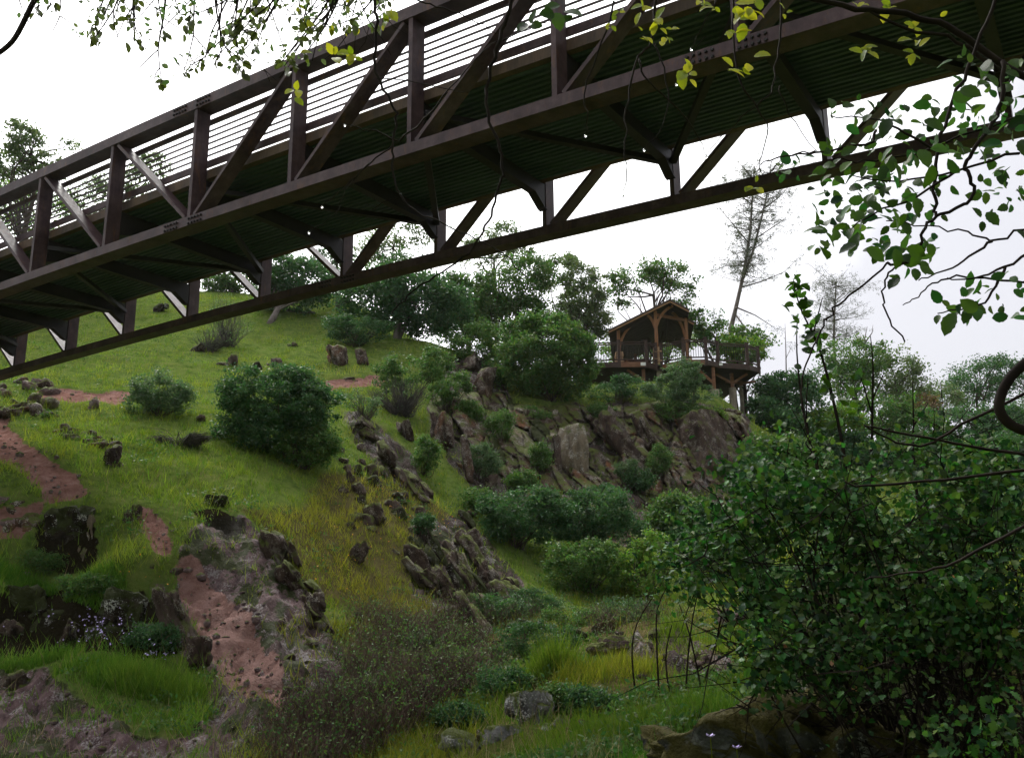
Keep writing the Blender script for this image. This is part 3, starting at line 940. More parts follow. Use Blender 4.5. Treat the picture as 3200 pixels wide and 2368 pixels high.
# low timber edge inside; its slatted seat and legs are made up
bn = thing('edge_seat', 'low orange timber edge under the pavilion roof, modelled as a seat', 'edge_seat', ((xl + xm) / 2, yl + 0.55, ZD))
for k in range(4):
    mb = MB(); mb.box((xl + 0.35, yl + 0.36 + 0.105 * k, ZD + 0.38), (xm - 0.35, yl + 0.455 + 0.105 * k, ZD + 0.43)); mb.build('seat_slat', M['wood_post'], bn)
for x in (xl + 0.42, xm - 0.5):
    mb = MB(); mb.box((x, yl + 0.38, ZD), (x + 0.09, yl + 0.75, ZD + 0.38)); mb.build('leg', M['wood_post'], bn)
mb = MB(); mb.box((xl + 0.51, yl + 0.4, ZD + 0.05), (xm - 0.5, yl + 0.44, ZD + 0.3)); mb.build('front_board', M['wood_post'], bn)

# ------------------------------------------------------------------ rocks
def ico(sub):
    import bmesh
    bm = bmesh.new()
    bmesh.ops.create_icosphere(bm, subdivisions=sub, radius=1)
    V = np.array([v.co[:] for v in bm.verts])
    F = np.array([[v.index for v in f.verts] for f in bm.faces])
    bm.free()
    return V, F
ICO = {k: ico(k) for k in (1, 2, 3, 4, 5)}

def rock_mesh(name, size, rot, seed, sub=4, boxy=5.0, cuts=9, rough=0.07, mat='rock_grey', centre=(0, 0, 0), strat=0.0):
    r = np.random.default_rng(seed)
    V, F = ICO[sub]
    V = V.copy()
    n = (np.abs(V) ** boxy).sum(1) ** (1 / boxy)
    V = V / n[:, None]
    for c_ in range(cuts):
        d = r.normal(size=3); d[2] *= 0.55; d /= np.linalg.norm(d)
        k = r.uniform(0.5, 0.98) if c_ % 2 else r.uniform(0.7, 1.0)
        V = V - np.maximum(0, V @ d - k)[:, None] * d
    S = np.array(size) / 2.0
    W = V * S
    nrm = V / np.linalg.norm(V, axis=1)[:, None]
    m = S.mean()
    o = r.uniform(0, 99, 3)
    W = W + nrm * (m * rough * 1.5 * fbm(W / m * 1.2 + o, 3))[:, None]
    cr = np.abs(fbm(W / m * np.array([2.4, 2.4, 0.7]) + o + 7, 3))
    W = W - nrm * (m * rough * 2.2 * np.clip(1 - cr * 7, 0, 1))[:, None]
    W = W + nrm * (m * rough * 0.8 * fbm(W / m * 6.0 + o, 3, .6))[:, None]
    if strat:
        q = W[:, 0] / m * 2.1 + 0.5 * fbm(W / m + o, 2)
        W = W + nrm * (m * strat * 1.4 * (q - np.floor(q) - .5))[:, None]
    R = np.array(Euler(rot, 'XYZ').to_matrix())
    W = W @ R.T + np.array(centre)
    me = raw_mesh(name, W, F)
    me.materials.append(M[mat])
    return me

def place_rock(px, py, w, h, tilt, mat='rock_grey', thick=0.8, seed=1, sub=4, sink=0.15, parent=None, name='rock', boxy=5.0, cuts=9, rough=0.07, Y=None, yaw=0.0, strat=0.0, blocks=1):
    """rock whose face covers about w x h pixels round (px,py), leaning 'tilt' degrees; several fused blocks make it craggy"""
    if Y is None:
        Y = hit(px, py + h * 0.32)[1]
    p = at(px, py, Y + 0.1)
    sx, sz = w * Y / FPX, h * Y / FPX
    t = min(sx, sz) * thick + 0.25 * max(sx, sz)
    p[1] += t * sink
    rr = random.Random(seed)
    o = link(name, None, None, parent) if False else None
    if blocks == 1:
        me = rock_mesh(name, (sx * 1.06, t, sz * 1.06), (math.radians(-12), math.radians(tilt), yaw), seed, sub, boxy, cuts, rough, mat, strat=strat)
    else:
        Vs, Fs, n0 = [], [], 0
        Rm = np.array(Euler((0, math.radians(tilt), 0)).to_matrix())
        for b in range(blocks):
            f = 1.0 if b == 0 else rr.uniform(.4, .75)
            fw, fh = (f * rr.uniform(.6, .85), f * rr.uniform(.8, 1.0))
            off = Rm @ np.array([rr.uniform(-.34, .34) * sx, rr.uniform(-.2, .1) * t, rr.uniform(-.42, .25) * sz * (b > 0)])
            m_ = rock_mesh('b', (sx * fw, t * rr.uniform(.6, 1), sz * fh), (math.radians(-12 + rr.uniform(-8, 8)), math.radians(tilt + rr.uniform(-9, 9)), yaw + rr.uniform(-.4, .4)), seed * 7 + b, sub if b == 0 else max(sub - 1, 2), boxy, cuts, rough, mat, centre=off, strat=strat)
            v = np.zeros(len(m_.vertices) * 3, np.float32); m_.vertices.foreach_get('co', v)
            fi = np.zeros(len(m_.loops), np.int32); m_.loops.foreach_get('vertex_index', fi)
            Vs.append(v.reshape(-1, 3)); Fs.append(fi.reshape(-1, 3) + n0); n0 += len(m_.vertices)
            bpy.data.meshes.remove(m_)
        me = raw_mesh(name, np.concatenate(Vs), np.concatenate(Fs))
        me.materials.append(M[mat])
    o = link(name, me, None, parent)
    o.location = Vector(p) - wloc(parent)
    return o

# the cliff under the lookout: leaning slabs
c0 = hit(1850, 1500)
cliff = thing('cliff', 'jagged brown rock cliff of leaning slabs below the lookout deck', 'cliff', c0)
cliff['kind'] = 'structure'
SLABS = [ # px, py, w, h, tilt, mat
 (1480, 1195, 140, 150, 4, 'rock_red'), (1450, 1130, 80, 80, -6, 'rock_grey'), (1790, 1425, 88, 195, 1, 'rock_tan'), (1732, 1420, 40, 150, 0, 'rock_grey'), (1945, 1360, 82, 270, -33, 'rock_grey'),
 (1908, 1437, 130, 34, 6, 'rock_tan'), (1395, 1360, 66, 180, -12, 'rock_red'), (1445, 1440, 50, 180, -14, 'rock_red'), (1350, 1330, 28, 110, -4, 'rock_grey'), (1265, 1345, 60, 90, -14, 'rock_grey'), (2005, 1350, 60, 170, -20, 'rock_grey'),
 (2210, 1390, 190, 220, -16, 'rock_grey'), (2320, 1420, 60, 110, -30, 'rock_grey'), (1525, 1510, 70, 60, -5, 'rock_grey'), (1600, 1480, 60, 36, 12, 'rock_tan'), (1690, 1480, 70, 30, 20, 'rock_grey'), (1685, 1545, 34, 32, 0, 'rock_grey'), (1770, 1570, 80, 50, 6, 'rock_grey'), (1630, 1560, 60, 36, 10, 'rock_tan'), (2260, 1290, 100, 40, 4, 'rock_red'), (1725, 1300, 30, 56, 0, 'rock_tan')]
for k, (px, py, w, h, tl, mt) in enumerate(SLABS):
    place_rock(px, py, w, h, tl, mt, 0.5, 100 + k, 4, 0.3, cliff, 'rock_slab', boxy=18, cuts=11, rough=0.06, yaw=random.uniform(-.35, .35), strat=0.05, blocks=1 if h > 180 else 2)
def worley(P, seed=0):
    """nearest and second nearest jittered cell in 2D: distances, cell hash, offset to the cell centre"""
    i = np.floor(P).astype(np.int64)
    d1 = np.full(len(P), 9.0); d2 = np.full(len(P), 9.0); hid = np.zeros(len(P)); cx = np.zeros(len(P)); cy = np.zeros(len(P))
    for a in (-1, 0, 1):
        for b in (-1, 0, 1):
            gx_, gy_ = i[:, 0] + a, i[:, 1] + b
            z_ = np.full(len(P), seed, np.int64)
            qx = gx_ + 0.1 + 0.8 * _hash(gx_, gy_, z_ + 3); qy = gy_ + 0.1 + 0.8 * _hash(gx_, gy_, z_ + 5)
            d = np.hypot(P[:, 0] - qx, P[:, 1] - qy)
            nw = d < d1
            d2 = np.where(nw, d1, np.minimum(d2, d))
            hid = np.where(nw, _hash(gx_, gy_, z_ + 9), hid); cx = np.where(nw, P[:, 0] - qx, cx); cy = np.where(nw, P[:, 1] - qy, cy)
            d1 = np.where(nw, d, d1)
    return d1, d2, hid, cx, cy
cpx = np.arange(1310, 2400, 4.0); cpy = np.arange(1225, 1700, 4.0)
Yg = np.arange(24, 52, 0.1)
YH = np.zeros((len(cpy), len(cpx)))
for a, px in enumerate(cpx):
    R_ = np.array([ray(px, py) for py in cpy])
    xx = R_[:, 0:1] * Yg[None]; zz = R_[:, 2:3] * Yg[None] + EYE
    below = zz <= ground(xx.ravel(), np.tile(Yg, len(cpy))).reshape(xx.shape)
    YH[:, a] = Yg[np.where(below.any(1), below.argmax(1), len(Yg) - 1)]
for _ in range(6):     # a steady face, without the ground's small bumps
    YH[1:-1, 1:-1] = (YH[1:-1, 1:-1] + YH[:-2, 1:-1] + YH[2:, 1:-1] + YH[1:-1, :-2] + YH[1:-1, 2:]) / 5
PX, PY = np.meshgrid(cpx, cpy)
FP = np.array([at(a, b, c) for a, b, c in zip(PX.ravel(), PY.ravel(), YH.ravel())])
wq = 0.35 * np.c_[fbm(FP * 0.7, 3), fbm(FP * 0.7 + 20, 3)]
sl = FP[:, 0] + 0.27 * FP[:, 2]
d1, d2, h1, cx, cy = worley(np.c_[sl * 0.72, FP[:, 2] * 0.26] + wq, 1)
e1, e2, h2, cx2, cy2 = worley(np.c_[sl * 1.9, FP[:, 2] * 0.75] + wq * 1.4, 2)
disp = 0.75 * np.clip((1440 - PY.ravel()) / 180, -.6, 1) + 1.35 * (h1 - 0.35) + cx * (h2 - 0.5) * 0.5 + cy * 0.55 * (h1 - .3) + 0.34 * (h2 - 0.5) - 0.55 * np.clip(1 - (d2 - d1) / 0.10, 0, 1) - 0.22 * np.clip(1 - (e2 - e1) / 0.09, 0, 1) + 0.10 * fbm(FP * 2.6, 4, .6) + 0.05 * fbm(FP * 7, 3)
inm = inside(PX.ravel() + 14 * fbm(FP * .8, 2), PY.ravel() + 14 * fbm(FP * .8 + 9, 2), POLY['rock'][2]).astype(float).reshape(PX.shape)
for _ in range(5):
    inm = (inm + np.roll(inm, 1, 0) + np.roll(inm, -1, 0) + np.roll(inm, 1, 1) + np.roll(inm, -1, 1)) / 5
inm = inm.ravel()
Yf = YH.ravel() - (0.25 + disp) * inm + (1 - inm) * 0.9
FV = np.array([at(a, b, c) for a, b, c in zip(PX.ravel(), PY.ravel(), Yf)])
ni, nj = PX.shape
ii = np.arange(ni * nj).reshape(ni, nj)
FQ = np.stack([ii[:-1, :-1], ii[1:, :-1], ii[1:, 1:], ii[:-1, 1:]], -1).reshape(-1, 4)
kf = inm[FQ].max(1) > 0.25
fm = raw_mesh('rock_face', FV - np.array(wloc(cliff)), FQ[kf])
for m_ in ('rock_grey', 'rock_red', 'rock_tan', 'rock_dark'):
    fm.materials.append(M[m_])
hh = h1[FQ[kf][:, 0]] * 0.6 + h2[FQ[kf][:, 0]] * 0.4
fm.polygons.foreach_set('material_index', np.digitize(hh, [0.36, 0.68, 0.8]).astype(np.int32))
link('rock_face', fm, None, cliff)

ROCKS = [ # px, py, w, h, tilt, mat, label
 (366, 1430, 62, 108, 14, 'rock_grey', 'upright mottled grey stone standing alone on the grass beside the stone pile'),
 (401, 1618, 70, 108, 2, 'rock_grey', 'blocky grey boulder at the top of the red dirt gully'),
 (285, 1258, 32, 66, 4, 'rock_pink', 'slim pinkish standing stone next to the red trail cut'),
 (385, 1790, 40, 76, 8, 'rock_tan', 'narrow pale stone beside the two small round rocks'),
 (452, 1785, 56, 60, 0, 'rock_grey', 'flat grey round rock in the grass above the slanting slab'),
 (537, 1792, 48, 42, 0, 'rock_grey', 'small pale round rock at the head of the red slope'),
 (535, 1930, 90, 280, 24, 'rock_grey', 'long slanting mossy slab along the red dirt slope'),
 (590, 2060, 110, 160, 12, 'rock_grey', 'dark wet boulder at the foot of the slanting slab'),
 (265, 1690, 60, 190, 4, 'rock_tan', 'pale streaked rock edge beside the dark mossy hollow'),
 (200, 1990, 46, 130, -6, 'rock_grey', 'narrow grey rock fin in the dark bank above the flowers'),
 (25, 1970, 60, 90, -4, 'rock_grey', 'bluish grey rock at the edge of the picture above the flower bank'),
 (860, 1690, 110, 190, 34, 'rock_grey', 'lichen crusted rock rim above the pink rock face'),
 (930, 1800, 80, 150, 36, 'rock_grey', 'grey rim rock where the pink rock face meets the grass'),
 (985, 1910, 70, 160, 34, 'rock_grey', 'lowest rim rock beside the brown brush'),
 (770, 1640, 120, 80, 18, 'rock_grey', 'mossy ledge at the top of the pink rock face'),
 (1125, 1340, 130, 120, 30, 'rock_grey', 'upper block of the long slanting outcrop right of the big bush'),
 (1210, 1430, 110, 170, 40, 'rock_grey', 'middle block of the long slanting outcrop right of the big bush'),
 (1285, 1495, 70, 130, 38, 'rock_grey', 'smooth grey lower block of the long slanting outcrop'),
 (1320, 1550, 44, 80, 50, 'rock_grey', 'flat grey tail end of the long slanting outcrop'),
 (1085, 1490, 46, 50, 10, 'rock_grey', 'small grey knob in yellow grass left of the slanting outcrop'),
 (1120, 1530, 80, 60, 24, 'rock_grey', 'low mossy rock in yellow grass below the small grey knob'),
 (1165, 1605, 90, 100, 18, 'rock_grey', 'dark mossy boulder in the middle of the yellow grass slope'),
 (1110, 1740, 160, 60, 38, 'rock_grey', 'long low ridge stone in the bright grass left of the strata'),
 (1470, 1605, 80, 60, 32, 'rock_grey', 'grey rock on the spur crest by the ravine bushes'),
 (1430, 1690, 60, 70, 26, 'rock_grey', 'cracked rock just below the spur crest'),
 (1320, 1640, 44, 76, 20, 'rock_dark', 'dark pointed stone on the yellow spur'),
 (1370, 1820, 80, 150, 32, 'rock_grey', 'tall strata fin rising from the brown brush'),
 (1450, 1800, 80, 210, 34, 'rock_grey', 'broad slanting strata slab in the middle of the spur face'),
 (1530, 1800, 66, 170, 38, 'rock_grey', 'slanting strata slab nearest the ravine edge of the spur'),
 (1600, 1850, 90, 120, 40, 'rock_grey', 'flat grey strata ledge low on the spur'),
 (1290, 1740, 60, 90, 28, 'rock_grey', 'mossy strata stone at the upper left of the spur face'),
 (1480, 1900, 70, 60, 20, 'rock_tan', 'pale weathered stone at the foot of the spur'),
 (1655, 2200, 165, 165, -4, 'rock_lichen', 'lichen covered boulder standing in the grass at the bottom'),
 (1520, 2310, 230, 130, -6, 'rock_lichen', 'low lichen boulder in front of the standing one'),
 (1730, 2262, 70, 70, -20, 'rock_lichen', 'small pale stone right of the lichen boulder'),
 (1330, 2180, 90, 150, 8, 'rock_grey', 'dark grey rock half hidden in brown brush'),
 (1240, 2230, 110, 90, -5, 'rock_grey', 'bluish low rock beside the brown brush'),
 (1350, 2320, 130, 60, -30, 'rock_moss', 'mossy ridge stone slanting up through the foreground grass'),
 (1960, 2015, 260, 60, 6, 'rock_pink', 'flat pinkish rock shelf across the ravine floor'),
 (2140, 2080, 200, 60, 10, 'rock_pink', 'lower flat rock shelf behind the thin stems'),
 (1640, 1960, 110, 90, -6, 'rock_dark', 'dark burnt looking stump like rock behind the grass clump'),
 (2290, 1930, 90, 90, -4, 'rock_pink', 'pink rock under the leafy shrub on the ravine side'),
 (640, 1080, 90, 60, 10, 'rock_grey', 'grey rock beside the bare bush just under the bridge'),
 (700, 1130, 80, 44, 12, 'rock_grey', 'low grey rock with a dark side on the upper meadow'),
 (840, 1130, 60, 40, 14, 'rock_grey', 'pale broken rock right of the low dark one on the upper meadow'),
 (780, 1145, 60, 36, 0, 'rock_dark', 'dark mossy lump between the upper meadow rocks'),
 (1040, 1110, 80, 90, 8, 'rock_red', 'brown outcrop below the tree grove on the upper meadow'),
 (1120, 1110, 50, 80, 18, 'rock_red', 'reddish pointed rock right of the brown outcrop'),
 (960, 975, 130, 22, 2, 'rock_grey', 'long flat ledge high on the hill below the bridge'),
 (910, 1075, 44, 30, 5, 'rock_grey', 'small grey stone on the upper meadow below the long ledge'),
 (1080, 1185, 90, 24, 10, 'rock_grey', 'flat grey slab lying on the trail near the outcrop'),
 (500, 960, 50, 50, 0, 'rock_dark', 'dark rock and scrub high on the slope between bridge posts'),
 (70, 2130, 140, 90, 10, 'rock_grey', 'bluish rock at the back of the flower shelf'),
]
for k, (px, py, w, h, tl, mt, lab) in enumerate(ROCKS):
    o = place_rock(px, py + h * .06, w, h, -tl, mt, 0.7, 300 + k, 4 if max(w, h) > 100 else 3, 0.42, None, 'rock', boxy=6, cuts=13, rough=0.12, yaw=random.uniform(-.3, .3), strat=0.08, blocks=4 if max(w, h) > 60 else 2)
    tag(o, lab, 'rock')

oc = thing('rock_outcrop', 'slanting mossy strata fins of the lower spur', 'outcrop', hit(1450, 1800))
rq = random.Random(17)
for k in range(46):
    px, py = rq.uniform(1270, 1680), rq.uniform(1610, 1950)
    if inside(np.array([px]), np.array([py]), POLY['rock'][3])[0]:
        place_rock(px, py, rq.uniform(26, 50), rq.uniform(70, 150), -rq.uniform(28, 42), rq.choice(['rock_grey', 'rock_grey', 'rock_tan', 'rock_dark']), 0.7, 1700 + k, 3, 0.4, oc, 'stone', boxy=8, cuts=11, rough=.09, yaw=rq.uniform(-.4, .4), strat=.06)
oc = thing('rock_outcrop', 'mossy rock fragments scattered down the yellow grass slope', 'outcrop', hit(1150, 1600))
for k in range(26):
    px = rq.uniform(1060, 1330); py = 1400 + (px - 1060) * .75 + rq.uniform(-60, 230)
    place_rock(px, py, rq.uniform(26, 60), rq.uniform(24, 60), -rq.uniform(10, 40), rq.choice(['rock_grey', 'rock_grey', 'rock_dark']), 0.8, 1800 + k, 3, 0.45, oc, 'stone', boxy=6, cuts=11, rough=.1, strat=.06)
# mossy undercut banks on the near slope; their shade is in the rock colour
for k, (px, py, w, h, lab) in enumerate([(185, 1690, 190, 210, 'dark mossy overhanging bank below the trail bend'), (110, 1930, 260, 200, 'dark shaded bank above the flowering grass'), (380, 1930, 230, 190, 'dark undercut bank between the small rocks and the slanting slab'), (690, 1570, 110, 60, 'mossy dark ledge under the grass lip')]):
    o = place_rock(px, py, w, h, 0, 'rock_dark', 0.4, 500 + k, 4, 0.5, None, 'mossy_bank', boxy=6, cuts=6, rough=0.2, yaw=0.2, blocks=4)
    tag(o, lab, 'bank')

# pile of flat broken stones by the trail, and rubble under the bridge end
pb = hit(270, 1390)
pile = thing('stone_pile', 'pile of broken flat dark and red stones on the grass', 'stone pile', pb)
for k in range(26):
    t = k / 25
    place_rock(180 + 170 * t + random.uniform(-25, 25), 1345 + 45 * t + random.uniform(-16, 14), random.uniform(26, 60), random.uniform(14, 30), random.uniform(-16, 16), random.choice(['rock_grey', 'rock_red', 'rock_dark', 'rock_pink']), 0.9, 600 + k, 2, 0.1, pile, 'stone', cuts=7)
pb = hit(60, 1230)
pile = thing('rubble', 'loose grey and rust coloured rubble under the end of the bridge', 'rubble', pb)
for k in range(34):
    place_rock(random.uniform(-10, 160), random.uniform(1185, 1300), random.uniform(22, 62), random.uniform(16, 44), random.uniform(-20, 20), random.choice(['rock_grey', 'rock_grey', 'rock_red', 'rock_pink', 'rock_tan']), 0.9, 660 + k, 2, 0.1, pile, 'stone', cuts=7)
# broken red flagstones at the foot of the trail
pb = hit(60, 1620)
pile = thing('red_flagstones', 'broken red flat stones stepping down at the trail end', 'stones', pb)
for k in range(14):
    place_rock(random.uniform(-10, 130), random.uniform(1570, 1680), random.uniform(40, 80), random.uniform(22, 44), random.uniform(-12, 25), random.choice(['rock_red', 'rock_pink']), 0.9, 720 + k, 2, 0.1, pile, 'stone', cuts=7)
# small loose stones on the open slopes
for k, (px, py, lab) in enumerate([(110, 1295, 'orange stone beside the trail below the rubble'), (150, 1300, 'dark small stone next to the orange one'), (625, 1310, 'small pale stone below the small round bush'), (1060, 1410, 'pale grey chip at the edge of the big bush'), (1070, 1440, 'second pale chip below the edge of the big bush'), (560, 1210, 'tiny red stone beside the small round bush'), (75, 1800, 'pale splinter of stone in the dark grass')]):
    o = place_rock(px, py, 34, 26, random.uniform(-15, 15), ['rock_red', 'rock_dark', 'rock_grey', 'rock_grey', 'rock_grey', 'rock_red', 'rock_tan'][k], 0.9, 760 + k, 3, 0.1, None, 'small_stone', cuts=7)
    tag(o, lab, 'stone')

# boulders behind and under the near shrub
def near_rock(px, py, w, h, Y, mat, seed, lab, tilt=0):
    p = at(px, py, Y)
    me = rock_mesh('boulder', (w * Y / FPX, 1.1 * h * Y / FPX + 0.5, h * Y / FPX), (0, math.radians(tilt), 0.3), seed, 5 if seed == 801 else 3, 3.2, 9, 0.13, mat)
    o = link('boulder', me, None)
    o.location = Vector(p)
    return tag(o, lab, 'boulder')
near_rock(2500, 2370, 820, 400, 4.7, 'rock_moss', 801, 'large moss capped boulder below the leafy shrub in front', 4)
near_rock(3230, 2230, 420, 460, 5.6, 'rock_moss', 802, 'dark mossy boulder behind the shrub at the lower corner', -8)
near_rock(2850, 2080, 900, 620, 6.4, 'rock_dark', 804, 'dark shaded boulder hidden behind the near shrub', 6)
near_rock(2060, 2310, 90, 70, 6.8, 'rock_moss', 803, 'small pale stone just left of the moss capped boulder')

# ------------------------------------------------------------------ leaves, blades
def unit(a):
    return a / np.maximum(np.linalg.norm(a, axis=1), 1e-9)[:, None]

def leaf_quads(C, length, width, rng, flat=0.4, tint=None, droop=0.0):
    n = len(C)
    d = rng.normal(size=(n, 3)); d[:, 2] -= droop; d = unit(d)
    nm = rng.normal(size=(n, 3)); nm[:, 2] += flat * 2
    nm = unit(nm - d * (nm * d).sum(1)[:, None])
    s = np.cross(nm, d)
    L = (length * rng.uniform(0.6, 1.3, n))[:, None]
    W = (width * rng.uniform(0.7, 1.25, n))[:, None]
    V = np.stack([C - d * L * 0.5, C + s * W * 0.5 + nm * W * 0.12, C + d * L * 0.5, C - s * W * 0.5 + nm * W * 0.12], 1).reshape(-1, 3)
    F = np.arange(4 * n).reshape(n, 4)
    t = np.c_[np.clip(rng.normal(0.5, 0.22, n), 0, 1) if tint is None else tint, rng.uniform(0, 1, n), np.zeros(n)]
    return V, F, np.repeat(t, 4, 0)

def blobs_px(bl, Y, squash=1.0):
    out = []
    for b in bl:
        px, py, rx, ry = b[:4]
        y = Y + (b[4] if len(b) > 4 else 0)
        out.append((at(px, py, y), np.array([rx, 0.5 * (rx + ry) * squash, ry]) * y / FPX))
    return out

def clumps(blobs, n, rng, inner=0.45):
    w = np.array([r[0] * r[2] for _, r in blobs]); w = w / w.sum()
    k = rng.choice(len(blobs), n, p=w)
    d = unit(rng.normal(size=(n, 3)))
    rad = rng.uniform(inner, 1, n) ** 0.6 * np.where(rng.uniform(0, 1, n) < .14, rng.uniform(1.0, 1.28, n), 1.0)
    c = np.array([b[0] for b in blobs])[k] + d * rad[:, None] * np.array([b[1] for b in blobs])[k]
    return c, rad

def crown_mesh(name, blobs, ncl, per, spread, leaf, rng, mat, inner=0.45, flat=0.4, aspect=0.55, droop=0.0):
    C, rad = clumps(blobs, ncl, rng, inner)
    n = ncl * per
    k = np.repeat(np.arange(ncl), per)
    sc = (spread * rng.uniform(0.5, 1.3, ncl))[k]
    P = C[k] + rng.normal(size=(n, 3)) * np.array([1, 1, 0.62]) * sc[:, None] * 0.55
    base = rng.uniform(0.25, 0.75, ncl)
    V, F, T = leaf_quads(P, leaf, leaf * aspect, rng, flat, np.clip(base[k] + rng.normal(0, 0.16, n), 0, 1), droop)
    return raw_mesh(name, V, F, T), C

def wiggle(a, b, n, amp, rr, sag=0.0):
    a, b = np.array(a, float), np.array(b, float)
    L = np.linalg.norm(b - a)
    o = np.array([rr.uniform(-1, 1) for _ in range(3)]) * L * amp
    o2 = np.array([rr.uniform(-1, 1) for _ in range(3)]) * L * amp
    pts = []
    for i in range(n):
        t = i / (n - 1)
        pts.append(a + (b - a) * t + o * math.sin(math.pi * t) + o2 * math.sin(2 * math.pi * t) * 0.6 + np.array([0, 0, sag * L * math.sin(math.pi * t)]))
    return pts

def make_tree(name, label, Y, bl, base_px, leaf=0.2, ncl=90, per=70, spread=0.5, mat='leaf_oak', bark='bark', trunk_r=0.16, limbs=16, seed=1, inner=0.4, group=None, cat='tree', base_py=None, stems=1, fork=0.35):
    rng = np.random.default_rng(seed); rr = random.Random(seed)
    blobs = blobs_px(bl, Y)
    r = ray(base_px, 1000)
    bx, by = r[0] * Y, Y
    if base_py is not None:
        h_ = hit(base_px, base_py); bx, by = h_[0], h_[1]
    bz = gz1(bx, by) - 0.15
    t = thing(name, label, cat, (bx, by, bz), group)
    me, C = crown_mesh('crown', blobs, ncl, per, spread, leaf, rng, mat, inner)
    me.transform(Matrix.Translation((-bx, -by, -bz)))
    link('crown', me, M[mat], t)
    mb = MB()
    cen = np.mean([b[0] for b in blobs], 0)
    for s_ in range(stems):
        o = np.array([rr.uniform(-.4, .4) * (s_ > 0) * 2, rr.uniform(-.3, .3) * (s_ > 0), 0])
        b0 = np.array([bx, by, bz]) + o
        top = cen + np.array([rr.uniform(-.3, .3), 0, 0])
        top[2] = b0[2] + (cen[2] - b0[2]) * 0.92
        tp = wiggle(b0, top, 7, 0.06, rr)
        mb.tube(tp, [trunk_r * (1.25 - 0.9 * i / 6) for i in range(7)], 7)
        for k in range(limbs // stems):
            e = C[rr.randrange(len(C))]
            s0 = tp[rr.randint(2, 6)] if fork < 0.5 else tp[rr.randint(4, 6)]
            lp = wiggle(s0, e, 5, 0.12, rr, 0.04)
            mb.tube(lp, [trunk_r * 0.42 * (1 - 0.8 * i / 4) for i in range(5)], 4, cap=False)
    mb.build('trunk', M[bark], t, smooth=True)
    return t

